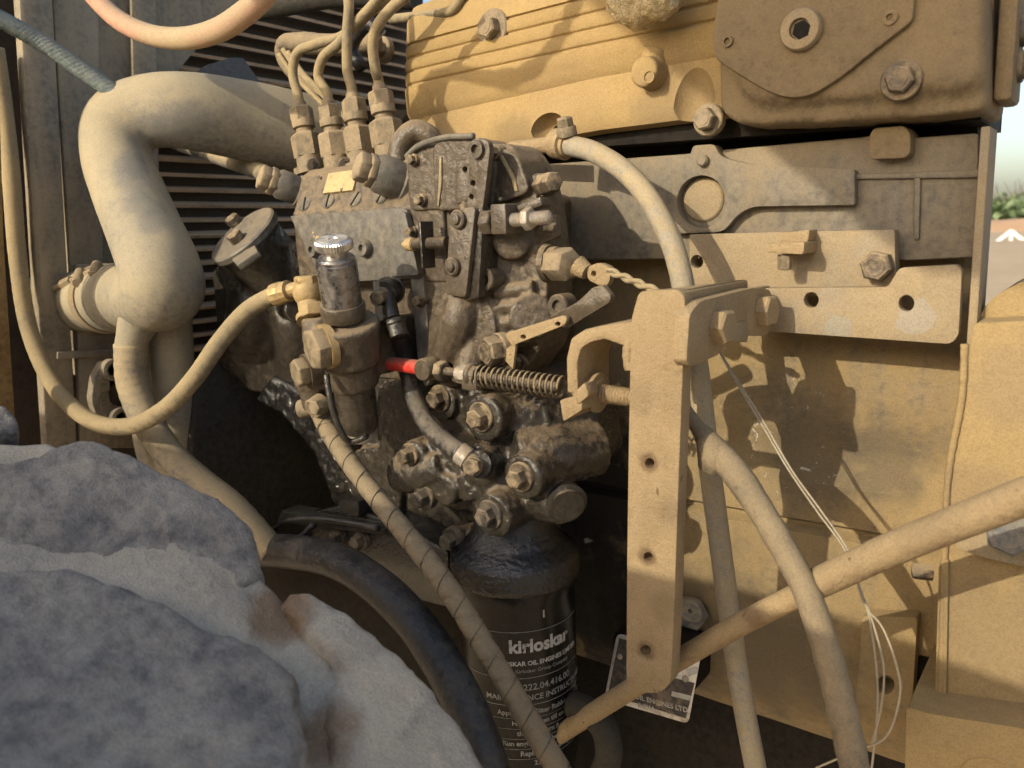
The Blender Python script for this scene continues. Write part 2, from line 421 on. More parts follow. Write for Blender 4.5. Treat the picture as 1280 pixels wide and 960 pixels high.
dusty('bright_steel', (0.33, 0.30, 0.26), (0.33, 0.25, 0.16), amt=0.45, up=0.2, v1=0.4, v2=0.4, n1=60, bump=0.3, brough=0.3, metal=0.4)
dusty('bowl', (0.04, 0.032, 0.024), (0.20, 0.155, 0.10), amt=0.14, up=0.0, v1=0.5, v2=0.5, n1=30, bump=0.3, brough=0.07, spec=0.7)
dusty('hose_pale', (0.15, 0.148, 0.14), (0.375, 0.32, 0.215), amt=0.62, up=0.2, v1=0.45, v2=0.3, n1=11, bump=0.15, brough=0.65, ramp=0.32, spots=[(HS(240, 152, 0.465), 0.022, (0.16, 0.16, 0.155), 0.55), (HS(212, 150, 0.447), 0.022, (0.16, 0.16, 0.155), 0.55), (HS(188, 158, 0.433), 0.022, (0.16, 0.16, 0.155), 0.55), (HS(172, 176, 0.415), 0.020, (0.16, 0.16, 0.155), 0.55), (HS(164, 200, 0.405), 0.022, (0.16, 0.16, 0.155), 0.55), (HS(168, 226, 0.402), 0.022, (0.16, 0.16, 0.155), 0.55), (HS(178, 252, 0.400), 0.022, (0.16, 0.16, 0.155), 0.55), (HS(190, 276, 0.397), 0.018, (0.16, 0.16, 0.155), 0.55), (HS(222, 345, 0.390), 0.018, (0.16, 0.16, 0.155), 0.55)])
dusty('hose_tan', (0.14, 0.122, 0.085), (0.34, 0.265, 0.15), amt=0.62, up=0.25, v1=0.5, v2=0.3, n1=16, bump=0.35)
dusty('hose_wrap', (0.11, 0.092, 0.07), (0.27, 0.21, 0.13), amt=0.58, up=0.3, v1=0.4, v2=0.3, n1=20, bump=0.5)
dusty('hose_grey', (0.12, 0.12, 0.115), (0.39, 0.31, 0.19), amt=0.55, up=0.3, v1=0.6, v2=0.3, n1=11, bump=0.3)
dusty('hose_white', (0.22, 0.205, 0.175), (0.36, 0.29, 0.18), amt=0.55, up=0.25, v1=0.6, v2=0.5, n1=20, bump=0.3)
dusty('hose_oily', (0.022, 0.021, 0.022), (0.18, 0.15, 0.11), amt=0.34, up=0.35, v1=0.5, v2=0.5, n1=26, bump=0.6, brough=0.3, spec=0.55)
dusty('rubber_black', (0.018, 0.018, 0.019), (0.11, 0.095, 0.075), amt=0.24, up=0.2, v1=0.5, v2=0.3, n1=16, bump=0.8, brough=0.3, spec=0.45)
dusty('hose_pink', (0.40, 0.19, 0.15), (0.38, 0.30, 0.19), amt=0.66, up=0.1, v1=0.65, v2=0.2, n1=9, bump=0.3)
dusty('braid_blue', (0.13, 0.165, 0.17), (0.25, 0.235, 0.19), amt=0.4, up=0.2, v1=0.3, v2=0.3, n1=20, bump=0.4, chips=(0.10, 0.33, 0.27), chip_at=0.68)
dusty('sheet_metal', (0.15, 0.13, 0.10), (0.34, 0.285, 0.20), amt=0.5, up=0.2, v1=0.55, v2=0.2, n1=8, bump=0.15, brough=0.5, stain=(0.33, 0.29, 0.22), stain_at=0.68, streak=0.25)
dusty('fin_metal', (0.035, 0.025, 0.018), (0.42, 0.31, 0.21), amt=0.75, up=0.35, v1=0.3, v2=0.3, n1=20, bump=0.3)
dusty('core_dark', (0.028, 0.021, 0.015), (0.07, 0.052, 0.037), amt=0.5, bump=0.2)
dusty('rust_edge', (0.12, 0.07, 0.025), (0.30, 0.19, 0.07), amt=0.5, v1=0.5, n1=12, bump=0.3)
dusty('tyre_rubber', (0.092, 0.090, 0.096), (0.42, 0.378, 0.312), amt=0.4, up=0.18, v1=0.45, v2=0.5, n1=30, n2=100, bump=0.6, bdist=0.004, ramp=0.44, brough=0.8, crack=0, spots=[])
dusty('tyre_groove', (0.19, 0.175, 0.16), (0.52, 0.455, 0.355), amt=0.56, up=0.2, v1=0.6, v2=0.45, n1=18, n2=100, bump=0.6, bdist=0.004, ramp=0.42, crack=0, spots=[(PD(400, 925, 0.365), 0.022, (0.25, 0.15, 0.08), 0.85), (PD(348, 768, 0.405), 0.020, (0.25, 0.155, 0.085), 0.85)])
dusty('filter_black', (0.006, 0.006, 0.006), (0.035, 0.031, 0.027), amt=0.12, up=0.2, v1=0.4, v2=0.3, n1=20, bump=0.06, brough=0.26, spec=0.3)
dusty('print_white', (0.40, 0.39, 0.37), (0.30, 0.27, 0.22), amt=0.4, up=0.0, v1=0.4, v2=0.7, n1=60, bump=0.1)
dusty('print_grey', (0.2, 0.2, 0.19), (0.12, 0.11, 0.10), amt=0.35, up=0.0, v1=0.5, v2=0.7, n1=60, bump=0.1)
dusty('tag_plate', (0.75, 0.72, 0.66), (0.32, 0.26, 0.2), amt=0.42, up=0.0, v1=0.6, v2=0.4, n1=30, bump=0.25, brough=0.3, metal=0.35)
dusty('tag_ink', (0.05, 0.045, 0.045), (0.22, 0.17, 0.13), amt=0.35, up=0.0, v1=0.7, v2=0.5, n1=40, bump=0.1)
dusty('red_plastic', (0.48, 0.04, 0.03), (0.32, 0.17, 0.12), amt=0.32, up=0.35, v1=0.3, v2=0.4, n1=60, bump=0.2, brough=0.4)
dusty('white_wire', (0.38, 0.34, 0.27), (0.34, 0.28, 0.19), amt=0.5, v1=0.4, n1=30, bump=0.1)
dusty('dark_wire', (0.05, 0.042, 0.034), (0.20, 0.155, 0.10), amt=0.4, v1=0.4, n1=30, bump=0.1)
dusty('mud', (0.46, 0.36, 0.20), (0.60, 0.49, 0.31), amt=0.5, v1=0.5, v2=0.6, n1=30, n2=140, bump=1.0, bdist=0.003)
dusty('blade_grey', (0.06, 0.062, 0.065), (0.11, 0.10, 0.09), amt=0.4, v1=0.4, bump=0.1)
dusty('sand', (0.36, 0.25, 0.15), (0.46, 0.35, 0.22), amt=0.5, v1=0.5, n1=0.4, n2=4, grit=40, bump=0.4, bdist=0.03)
dusty('red_earth', (0.42, 0.20, 0.09), (0.52, 0.33, 0.19), amt=0.5, v1=0.6, n1=0.2, n2=1.5, grit=8, bump=0.5, bdist=0.1)
dusty('leaf', (0.11, 0.17, 0.08), (0.19, 0.25, 0.13), amt=0.5, v1=0.5, n1=0.3, n2=2, grit=10, bump=0.0)  # greens kept pale to put distance haze into the leaf colour
dusty('bark', (0.10, 0.07, 0.045), (0.16, 0.12, 0.08), amt=0.5, n1=3, n2=20, grit=60, bump=0.3)
dusty('white_paint', (0.78, 0.77, 0.74), (0.70, 0.66, 0.58), amt=0.3, n1=2, n2=10, grit=60, bump=0.05)
dusty('blocker_yellow', (0.45, 0.27, 0.05), (0.40, 0.29, 0.15), amt=0.5, n1=4, n2=30, bump=0.1)  # paint of the added panels that block the sun
dusty('plate_brass', (0.20, 0.15, 0.08), (0.48, 0.38, 0.20), amt=0.58, v1=0.5, v2=0.6, n1=60, bump=0.2, brough=0.35, metal=0.3)
# ================================================================== the setting
def sheet(name, pts, faces, mat, kind='structure'):
    mb = MB().add(pts, faces)
    o = mb.build(name, mat); o['kind'] = kind; return o
g = MB(); nx = 40
def gz(x, y): return 0.0 if y < 6 else 0.35 * noise.noise(Vector((x * 0.05, y * 0.05, 0))) * min(1, (y - 6) / 30)
xs = [-600 + 1200 * (i / nx) for i in range(nx + 1)]; ys = [-300 + 1200 * (j / nx) for j in range(nx + 1)]
xs = sorted(set(xs + [-40 + 4 * i for i in range(20)])); ys = sorted(set(ys + [4 * i for i in range(25)]))
g.add([(x, y, gz(x, y)) for y in ys for x in xs], [(j * len(xs) + i, j * len(xs) + i + 1, (j + 1) * len(xs) + i + 1, (j + 1) * len(xs) + i) for j in range(len(ys) - 1) for i in range(len(xs) - 1)])
g.build('ground', 'sand')['kind'] = 'structure'

def mound(name, cx, cy, rx, ry, h, mat, seed):
    mb = MB(); n, m = 40, 24; vs = []
    for j in range(m + 1):
        for i in range(n + 1):
            u, v = i / n * 2 - 1, j / m * 2 - 1
            d = max(0.0, 1 - u * u - v * v) ** 0.9
            vs.append((cx + u * rx, cy + v * ry, -0.3 + d * h * (0.9 + 0.45 * noise.noise(Vector((u * 3 + seed, v * 3, seed)))) + d * 0.12 * h * noise.noise(Vector((u * 11 + seed, v * 11, 1)))))
    mb.add(vs, [(j * (n + 1) + i, j * (n + 1) + i + 1, (j + 1) * (n + 1) + i + 1, (j + 1) * (n + 1) + i) for j in range(m) for i in range(n)])
    o = mb.build(name, mat, angle=180); return o
c = PD(1262, 285, 60.0)
o = mound('earth_mound', c.x, c.y + 10, 17, 14, 1.35, 'red_earth', 3.1); tag(o, 'low heap of orange earth beyond the engine on the open ground', 'mound')
def tree(px, d, top, width, label, seed):
    rnd = random.Random(seed)
    b = PD(px, 278, d); b.z = 0
    t = thing('tree', b, label, 'tree', 'trees on the horizon')
    h = PD(px, top, d).z
    tr = MB(); tr.tube([b, b + Vector((0.1, 0, h * 0.4)), b + Vector((-0.1, 0, h * 0.8))], [0.3, 0.2, 0.08], seg=8)
    for k in range(5):
        a = rnd.uniform(0, 6.28); q = b + PZ * h * rnd.uniform(0.35, 0.6)
        tr.tube([q, q + Vector((math.cos(a), math.sin(a), 0.7)) * width * 0.25, q + Vector((math.cos(a), math.sin(a), 1.0)) * width * 0.4], [0.1, 0.07, 0.03], seg=6, n=4)
    tr.build('trunk', 'bark', t)
    cr = MB()
    for k in range(34):
        a = rnd.uniform(0, 6.28); rr = width * 0.5 * math.sqrt(rnd.random()); zz = h * rnd.uniform(0.35, 0.95)
        cc = b + Vector((math.cos(a) * rr, math.sin(a) * rr, zz - 0.25 * h * (rr / width * 2) ** 2))
        s = width * 0.14
        for q in range(42):
            d3 = Vector((rnd.gauss(0, 1), rnd.gauss(0, 1), rnd.gauss(0, 0.8))) * s * 0.6
            u = Vector((rnd.uniform(-1, 1), rnd.uniform(-1, 1), rnd.uniform(-1, 1))).normalized() * s * 0.42
            w = perp(u)[0] * s * 0.28
            cr.add([cc + d3 - u, cc + d3 + w, cc + d3 + u, cc + d3 - w], [(0, 1, 2, 3)])
    cr.build('crown', 'leaf', t, angle=180)
for i, (px, d, top, w, lab) in enumerate([(1232, 120, 262, 9, 'small round green tree on the horizon nearest the engine edge'), (1252, 130, 255, 12, 'tallest round green tree on the horizon above the earth heap'), (1274, 118, 260, 12, 'broad green tree on the horizon at the picture edge'), (1296, 125, 256, 13, 'leafy tree on the horizon just past the picture edge')]):
    tree(px, d, top, w, lab, 40 + i)
# white gable frame standing on the flat
d = 38.0
t = thing('gable_frame', Vector((PD(1262, 330, d).x, PD(1262, 330, d).y, 0)), 'white painted triangular gable frame standing on pale ground behind the engine', 'frame')
A, B, C3 = PD(1237, 310, d), PD(1264, 289, d), PD(1293, 311, d)
MB().tube([A, B], 0.10, seg=8).build('rafter', 'white_paint', t)
MB().tube([C3, B], 0.10, seg=8).build('rafter', 'white_paint', t)
MB().tube([PD(1263.5, 312, d), B], 0.09, seg=8).build('king_post', 'white_paint', t)
MB().tube([A, C3], 0.07, seg=8).build('tie_beam', 'white_paint', t)
for q in (A, C3): MB().tube([q, Vector((q.x, q.y, 0))], 0.09, seg=8).build('post', 'white_paint', t)
# pale yard wall under it
q0, q1 = PD(1180, 312, 36), PD(1330, 312, 36)
o = MB().prism([Vector((q0.x, q0.y, 0)), Vector((q1.x, q1.y, 0)), q1, q0], Vector((0, 0.3, 0))).build('yard_wall', 'sand', bevel=0.02); tag(o, 'low sand coloured yard wall below the white gable frame', 'wall')

# ================================================================== engine block
YW, YDK, YR = 0.60, 0.572, 0.553         # crankcase wall, deck band, rail
blk = thing('engine_block', P(1000, 900, YW), 'dust covered cast engine block wall behind the upright bracket', 'engine block')
# crankcase: profile in depth and height, swept along the engine
XR = P(1222, 300, 0.55).x; XL = -0.86
def zat(px, py, Y): return P(px, py, Y).z
prof = [(YW + 0.012, zat(1000, 300, YW)), (YW + 0.004, zat(1000, 420, YW)), (YW, zat(1000, 470, YW)), (YW - 0.002, zat(1000, 520, YW)), (YW + 0.007, zat(1000, 552, YW)), (YW + 0.006, zat(1000, 575, YW)), (YW - 0.003, zat(1000, 600, YW)), (YW - 0.003, zat(960, 640, YW)), (YW + 0.004, zat(960, 646, YW)), (YW + 0.004, zat(960, 650, YW)), (YW - 0.004, zat(960, 656, YW)), (YW - 0.006, zat(960, 760, YW)), (YW + 0.004, zat(960, 800, YW)), (YW + 0.006, zat(960, 870, YW)), (YW + 0.03, zat(960, 925, YW)), (0.72, zat(960, 930, YW)), (0.72, zat(1000, 300, YW))]
mb = MB(); N_ = 60; rings = []
for i in range(N_ + 1):
    x = XL + (XR - XL) * i / N_
    rings.append([Vector((x - max(0, y - YW) * 0.25, y + 0.0012 * noise.noise(Vector((x * 18, z * 18, 0))), z)) for y, z in prof])
mb.rings(rings); mb.build('crankcase_wall', 'block_paint', blk, angle=30)
# deck band
deck = [(560, 214), (860, 192), (872, 190), (1078, 171), (1092, 168), (1130, 166), (1140, 172), (1224, 166), (1222, 322), (1135, 326), (1000, 322), (860, 324), (560, 326)]
MB().prism([P(x, y, YDK) for x, y in deck], Vector((-0.03, 0.14, 0))).build('deck_band', 'deck_paint', blk, bevel=0.002)
arm = rounded([(838, 200), (862, 198), (866, 182), (893, 180), (900, 196), (938, 206), (1068, 212), (1068, 256), (940, 258), (922, 268), (904, 290), (842, 292)], [10, 8, 5, 6, 12, 8, 3, 3, 16, 12, 10, 4])
MB().slab(arm, YDK - 0.009, 0.012, holes=[ell(877, 252, 31, 33, 32)]).build('raised_rib', 'deck_paint', blk, bevel=0.0016)
MB().lathe(P(879, 250, YDK - 0.001), NY, [(0.0158, -0.004), (0.0158, 0.0), (0.0145, 0.0012), (0.0, 0.0028)], 36).build('core_plug', 'rail_steel', blk)
MB().lathe(P(880, 201, YDK - 0.009), NY, [(0.0042, -0.002), (0.0042, 0.003), (0.003, 0.0045), (0.0, 0.0045)], 20).build('stud', 'deck_paint', blk)
MB().slab(rounded([(1086, 168), (1092, 160), (1130, 157), (1138, 166), (1138, 192), (1130, 198), (1088, 199)], 5), YDK - 0.014, 0.03).build('boss', 'cast_brown', blk, bevel=0.003, rough=0.0006, rscale=150)
MB().slab([(1142, 222), (1151, 221), (1149, 300), (1141, 301)], YDK - 0.003, 0.02).build('rib', 'deck_paint', blk, bevel=0.0015)
MB().slab([(930, 222), (1226, 212), (1226, 222), (930, 226)], YDK - 0.0035, 0.02).build('rib', 'deck_paint', blk, bevel=0.002)
# end plate at the rear of the block
zt, zb = zat(1226, 158, 0.55), zat(1206, 560, 0.55)
MB().box((XR + 0.0, 0.568, (zt + zb) / 2), 0.005, 0.032, zt - zb).build('end_plate', 'rail_steel', blk, bevel=0.001)
# mounting lug low on the block
MB().slab(rounded([(1078, 770), (1147, 772), (1140, 880), (1128, 893), (1070, 880)], 5), YW - 0.018, 0.04, holes=[ell(1107, 856, 11, 12, 20)]).build('mounting_lug', 'block_paint', blk, bevel=0.002)
MB().slab([(1150, 770), (1176, 690), (1176, 900), (1140, 900)], YW - 0.004, 0.03).build('flange_strip', 'under_black', blk, bevel=0.002)
# drain plug
dp = MB(); dp.hexa(P(866, 764, YW - 0.006), NY, 0.026, 0.008); dp.build('drain_plug', 'bolt_blue', blk, bevel=0.001)
MB().lathe(P(865, 762, YW - 0.015), NY, [(0.0105, -0.002), (0.0105, 0.004), (0.0085, 0.0048), (0.008, 0.0035), (0.0022, 0.0035), (0.002, -0.001)], 28).build('plug_cap', 'bolt_blue', blk)
# sump and dark underside
MB().box((-0.45, 0.76, zat(960, 930, YW) - 0.16), 0.95, 0.2, 0.34).build('sump', 'under_black', blk, bevel=0.01)

# ================================================================== head casting with ribbed side
YH = 0.556
head = thing('cylinder_head', P(850, 170, YH), 'yellow dusted ribbed head casting along the top of the engine', 'cylinder head')
xL = P(486, 100, YH).x; xR = P(1236, 80, YH).x
zA = zat(700, 178, YH)                      # lower edge
def zr(px, py): return zat(px, py, YH)
# cross section: ribbed upper wall, belly, lower edge
sec = [(0.66, zA + 0.012), (YH + 0.012, zA + 0.004), (YH + 0.003, zA + 0.006), (YH - 0.001, zA + 0.014), (YH + 0.002, zA + 0.03), (YH + 0.004, zA + 0.045), (YH - 0.001, zA + 0.052)]
rz0 = zA + 0.058; pitch = 0.0118
for k in range(5):
    z0 = rz0 + k * pitch; y0 = YH - 0.002 + 0.0014 * k
    if k < 4:
        sec += [(y0 + 0.0006, z0), (y0, z0 + pitch * 0.08), (y0, z0 + pitch * 0.70), (y0 + 0.0008, z0 + pitch * 0.76), (y0 + 0.0036, z0 + pitch * 0.79), (y0 + 0.0036, z0 + pitch * 0.93)]
    else:
        sec += [(y0, z0), (y0 + 0.002, z0 + 0.02), (y0 + 0.01, z0 + 0.032), (y0 + 0.04, z0 + 0.045)]
sec += [(0.66, zA + 0.16)]
mb = MB(); rings = []; n = 70
for i in range(n + 1):
    x = xL + (xR - xL) * i / n
    e = max(0.0, 1 - (x - xL) / 0.03); back = 0.028 * e * e
    drop = 0.010 * max(0.0, 1 - (x - xL) / 0.22)
    flat = max(0.0, 1 - (x - xL) / 0.014) 
    rings.append([Vector((x, min(y + back, 0.7) + 0.0009 * noise.noise(Vector((x * 30, z * 30, 2))), z - drop * (1 if z < rz0 else 0.3))) for y, z in sec])
mb.rings(rings); rw = mb.build('ribbed_wall', 'cast_yellow', head, bevel=0.0, angle=50)
pk = MB()
def scoop(px, py, Y, rx, rz, ry):
    c_ = P(px, py, Y); n_ = 14
    pk.rings([[c_ + Vector((rx * math.sin(math.pi * (k + 0.02) / (n_ + 0.04)) * math.cos(2 * math.pi * j / 28), -ry * math.cos(math.pi * (k + 0.02) / (n_ + 0.04)), rz * math.sin(math.pi * (k + 0.02) / (n_ + 0.04)) * math.sin(2 * math.pi * j / 28))) for j in range(28)] for k in range(n_ + 1)])
scoop(682, 162, YH - 0.004, 0.017, 0.014, 0.022)
carve(rw, pk); pk = MB(); scoop(862, 128, YH - 0.008, 0.017, 0.030, 0.020); carve(rw, pk)
# right block of the head standing proud
rb = MB()
rb.slab(rounded([(893, -40), (1236, -60), (1236, 138), (1170, 146), (1000, 156), (922, 157), (898, 140)], [20, 10, 8, 20, 40, 26, 20]), YH - 0.016, 0.08)
rb.slab(rounded([(905, -40), (1230, -60), (1228, 110), (1000, 128), (925, 128)], [20, 10, 20, 30, 30]), YH - 0.024, 0.05)
rb.cast('end_block', 'cast_brown', head, voxel=0.003, smooth=14, amp=0.0004)
MB().slab(rounded([(905, -60), (1148, -80), (1141, 26), (1086, 68), (1050, 98), (1010, 122), (975, 122), (940, 104), (894, 74), (889, 50)], [5, 5, 8, 20, 30, 30, 30, 20, 8, 8]), YH - 0.0285, 0.012).build('cover_plate', 'cast_brown', head, bevel=0.0015)
pl = MB(); pl.lathe(P(1003, 38, YH - 0.028), NY, [(0.0122, 0), (0.0126, 0.004), (0.0115, 0.0062), (0.0062, 0.0066), (0.0058, 0.0035), (0.0, 0.0032)], 40)
pl.build('hex_socket_plug', 'rail_steel', head)
so = MB(); so.hexa(P(1003, 38, YH - 0.0325), NY, 0.0098, 0.0022, 0.3, 0.02); so.build('socket_recess', 'under_black', head)
bpx(head, 1127, 101, YH - 0.024, 30, h=0.006, washer=1.5, mat='bolt')
MB().lathe(P(910, 52, YH - 0.0285), NY, [(0.0036, 0), (0.0036, 0.002), (0.0022, 0.002), (0.002, 0.0)], 18).build('rivet', 'cast_brown', head)
MB().lathe(P(1113, 22, YH - 0.0285), NY, [(0.0042, 0), (0.0042, 0.0016), (0.002, 0.0016), (0.0018, -0.001)], 18).build('rivet', 'cast_brown', head)
# small boss and bolts on the ribbed wall
b = MB(); b.lathe(P(813, 92, YH - 0.002), NY, [(0.013, -0.012), (0.0115, -0.002), (0.0108, 0.010), (0.0098, 0.0118), (0.0, 0.0118)], 28)
b.tube([P(822, 60, YH + 0.004), P(814, 92, YH + 0.004)], 0.010, smooth=False)
b.cast('boss', 'cast_yellow', head, voxel=0.0014, smooth=6, amp=0.0002)
MB().lathe(P(811, 96, YH - 0.0146), NY, [(0.0045, -0.001), (0.0045, 0.0004), (0.0036, 0.0004), (0.0034, -0.0015), (0.0, -0.0015)], 18).build('stud', 'cast_yellow', head)
bpx(head, 617, 36, YH + 0.004, 24, h=0.009, washer=1.8, mat='nut_tan', wh=0.003)
bpx(head, 886, 150, YH - 0.004, 24, h=0.009, washer=1.5, mat='nut_tan')
bpx(head, 478, 62, YH + 0.03, 18, h=0.008, washer=1.6, mat='nut_tan')
# underside of the head in front of the deck
MB().prism([P(560, 196, YDK), P(1226, 150, YDK), P(1226, 150, YDK) + Vector((0, 0.1, 0)), P(560, 196, YDK) + Vector((0, 0.1, 0))], Vector((0, 0, 0.02))).build('gasket_ledge', 'under_black', head)
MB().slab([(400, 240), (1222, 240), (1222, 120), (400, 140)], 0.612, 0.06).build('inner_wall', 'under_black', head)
# end flange at the far right with its bolts
XF = xR + 0.004
zf0, zf1 = zr(1236, 128), zr(1236, -60)
f = MB(); f.box((XF + 0.004, 0.575, (zf0 + zf1) / 2), 0.010, 0.04, zf1 - zf0); f.build('end_flange', 'cast_brown', head, bevel=0.003)
for y in (44, 88): bolt(head, Vector((XF + 0.009, 0.575, zat(1240, y, 0.575))), af=0.013, h=0.008, axis=PX_, mat='bolt_dark', washer=1.3)
# rough cement-caked lump hanging over the rocker cover
lm = MB(); lm.ball(P(795, -2, YH - 0.03), 0.020); lm.ball(P(824, -10, YH - 0.03), 0.018); lm.tube([P(780, -20, YH - 0.03), P(806, 2, YH - 0.031), P(814, 22, YH - 0.03)], [0.016, 0.016, 0.006], smooth=False)
lo = lm.cast('mud_lump', 'mud', None, voxel=0.0016, smooth=4, amp=0.0016, nscale=190, amp2=0.003, n2=70)
tag(lo, 'pale mud caked lump hanging at the top edge of the head', 'mud lump')

# ================================================================== slotted angle rail
rail = thing('angle_rail', P(1000, 430, YR), 'tan steel angle rail with two drilled holes and a hex bolt', 'rail')
MB().slab(rounded([(862, 293), (1118, 287), (1120, 370), (862, 370)], [2, 4, 2, 2]), YR + 0.004, 0.012, holes=[ell(871, 327, 8, 8.5, 18)]).build('upper_plate', 'rail_steel', rail, bevel=0.0012)
MB().slab(rounded([(900, 361), (1110, 359), (1124, 335), (1196, 331), (1202, 338), (1198, 420), (1188, 430), (960, 414), (900, 412)], [2, 6, 6, 6, 4, 7, 7, 4, 2], 5), YR - 0.006, 0.0095, holes=[ell(1014, 375, 9.5, 10, 22), ell(1133, 379, 10, 10.5, 22)]).build('lower_plate', 'rail_steel', rail, bevel=0.002)
bpx(rail, 1099, 332, YR + 0.004, 33, h=0.012, washer=0, mat='bolt', spin=0.3)
cl = MB(); c0 = P(985, 305, YR - 0.01)
cl.slab(rounded([(958, 306), (1006, 302), (1004, 318), (958, 316)], 3), YR - 0.024, 0.028); cl.slab(rounded([(974, 292), (1012, 287), (1010, 302), (976, 305)], 3), YR - 0.012, 0.018)
cl.build('clip', 'tan_steel', rail, bevel=0.0012)
bolt(rail, P(981, 318, YR - 0.016), af=0.008, h=0.010, axis=-PZ, washer=0, mat='nut_tan', name='clip_screw')

# ================================================================== rear housing at the right
YB = 0.535
hs = thing('flywheel_housing', P(1240, 960, YB), 'sunlit yellow flywheel housing at the right edge of the engine', 'housing')
hb = MB()
hb.slab(rounded([(1217, 404), (1400, 396), (1400, 900), (1168, 890), (1174, 690), (1196, 560)], [8, 5, 5, 4, 10, 20]), YB, 0.12)
hb.build('housing_wall', 'housing', hs, bevel=0.0035, bseg=3)
MB().tube([P(1206, 430, YB - 0.0005), P(1202, 500, YB - 0.0005), P(1186, 590, YB - 0.0005), P(1181, 690, YB - 0.0005), P(1176, 880, YB - 0.0005)], 0.0022, seg=8, n=20, mod=lambda i, k, p: 0.3 * noise.noise(p * 260)).build('weld_seam', 'housing', hs, angle=180)
MB().slab([(1180, 700), (1186, 700), (1183, 872), (1177, 872)], YB - 0.003, 0.004).build('edge_flange', 'housing', hs, bevel=0.001)
MB().slab(rounded([(1222, 410), (1227, 388), (1245, 369), (1282, 349), (1400, 325), (1400, 410)], [3, 8, 10, 20, 5, 3]), YB + 0.03, 0.09).build('bell_rim', 'housing', hs, bevel=0.003)
MB().slab(rounded([(1133, 884), (1160, 892), (1400, 930), (1400, 1100), (1128, 1100)], [4, 6, 4, 4, 4]), YB - 0.03, 0.12).build('lower_flange', 'housing', hs, bevel=0.004, bseg=3)
MB().lathe(P(1238, 978, YB - 0.030), NY, [(0.0185, -0.004), (0.0185, 0.0), (0.0165, 0.0012), (0.015, -0.0005), (0.0, -0.0005)], 36).build('cast_ring', 'housing', hs)
MB().slab(rounded([(1196, 668), (1240, 655), (1330, 640), (1330, 720), (1225, 696), (1194, 684)], [6, 8, 2, 2, 10, 6]), YB - 0.01, 0.014).build('washer_plate', 'rail_steel', hs, bevel=0.002)
bolt(hs, P(1265, 660, YB - 0.012), af=0.0235, h=0.013, axis=NY, washer=0, mat='bolt_blue', spin=0.2)
bolt(hs, P(1166, 716, YB + 0.01), af=0.009, h=0.012, axis=Vector((-1, -0.3, 0)), washer=0, mat='bolt', spin=0.2)
# ================================================================== radiator, shroud and side panels at the left
XS, XC = -0.90, -0.96                       # shroud plane, core plane
rad = thing('radiator', PXP(330, 540, XC), 'dark finned radiator core behind the pale coolant hose', 'radiator')
z0, z1 = PXP(300, 520, XC).z, PXP(300, -60, XC).z
y0, y1 = PXP(150, 200, XC).y, PXP(520, 200, XC).y
MB().box((XC - 0.03, (y0 + y1) / 2, (z0 + z1) / 2), 0.04, y1 - y0 + 0.1, z1 - z0 + 0.1).build('core', 'core_dark', rad)
nf = int((z1 - z0) / 0.0185)
for k in range(nf):
    z = z0 + (k + 0.5) * 0.0185
    def mk():
        mb = MB(); mb.box((0, 0, 0), 0.012, y1 - y0, 0.0042, Matrix.Rotation(R(-18), 3, 'Y')); return mb
    fo_ = part(rad, 'fin', 'fin', mk, Vector((XC + 0.002, (y0 + y1) / 2, z + random.uniform(-0.0012, 0.0012))), PZ, 'fin_metal', 0)
    fo_.matrix_basis = fo_.matrix_basis @ Matrix.Rotation(random.uniform(-0.25, 0.25), 4, 'Y')
# sheet metal side panels: folded vertical strips facing the engine
sh = thing('radiator_side_panel', PXP(100, 560, XS), 'folded dusty sheet metal panel at the left beside the radiator', 'panel')
# shroud sheet with its round cut-out
arc = [(345, -40), (318, 0), (285, 26), (252, 54), (226, 84), (208, 112), (200, 150), (196, 200), (200, 250)]
MB().slabX([(118, -60), (345, -60)] + arc[0:] + [(205, 330), (205, 420), (120, 420)], XS, -0.003).build('shroud_sheet', 'sheet_metal', sh, bevel=0.0)
MB().slabX([(165, -60), (196, -60), (204, 420), (176, 420)], XS + 0.014, -0.013).build('rolled_fold', 'sheet_metal', sh, bevel=0.005, bseg=4)
MB().slabX([(62, -60), (122, -60), (132, 470), (96, 470)], XS + 0.012, -0.010).build('folded_strip', 'sheet_metal', sh, bevel=0.002)
MB().slabX([(20, -60), (64, -60), (98, 560), (58, 560)], XS + 0.022, -0.016).build('folded_strip', 'sheet_metal', sh, bevel=0.004)
MB().slabX([(96, 330), (160, 330), (170, 560), (100, 560)], XS + 0.02, -0.010).build('lower_sheet', 'sheet_metal', sh, bevel=0.002)
MB().slabX([(72, 440), (158, 436), (158, 445), (72, 449)], XS + 0.026, -0.008).build('seam_lip', 'sheet_metal', sh, bevel=0.001)
fr = MB(); fr.slabX([(-60, -60), (-4, -60), (6, 300), (20, 520), (20, 620), (-60, 620)], XS + 0.10, -0.02); o = fr.build('frame_post', 'rust_edge', None, bevel=0.003); tag(o, 'rusty yellow frame post at the far left edge', 'post')
bk = MB(); bk.box((XS - 0.12, 0.35, 1.2), 0.02, 0.5, 1.2); o = bk.build('grille_backing', 'core_dark'); tag(o, 'dark metal backing behind the radiator side panel', 'backing plate')
# fan blade
fb = MB(); fb.slabX(rounded([(236, 112), (250, 84), (288, 72), (304, 72), (352, 140), (330, 190), (240, 190)], [10, 12, 4, 3, 10, 10, 10]), XS + 0.03, -0.003); o = fb.build('fan_blade', 'blade_grey', bevel=0.001); tag(o, 'grey fan blade showing above the pale coolant hose', 'fan blade')

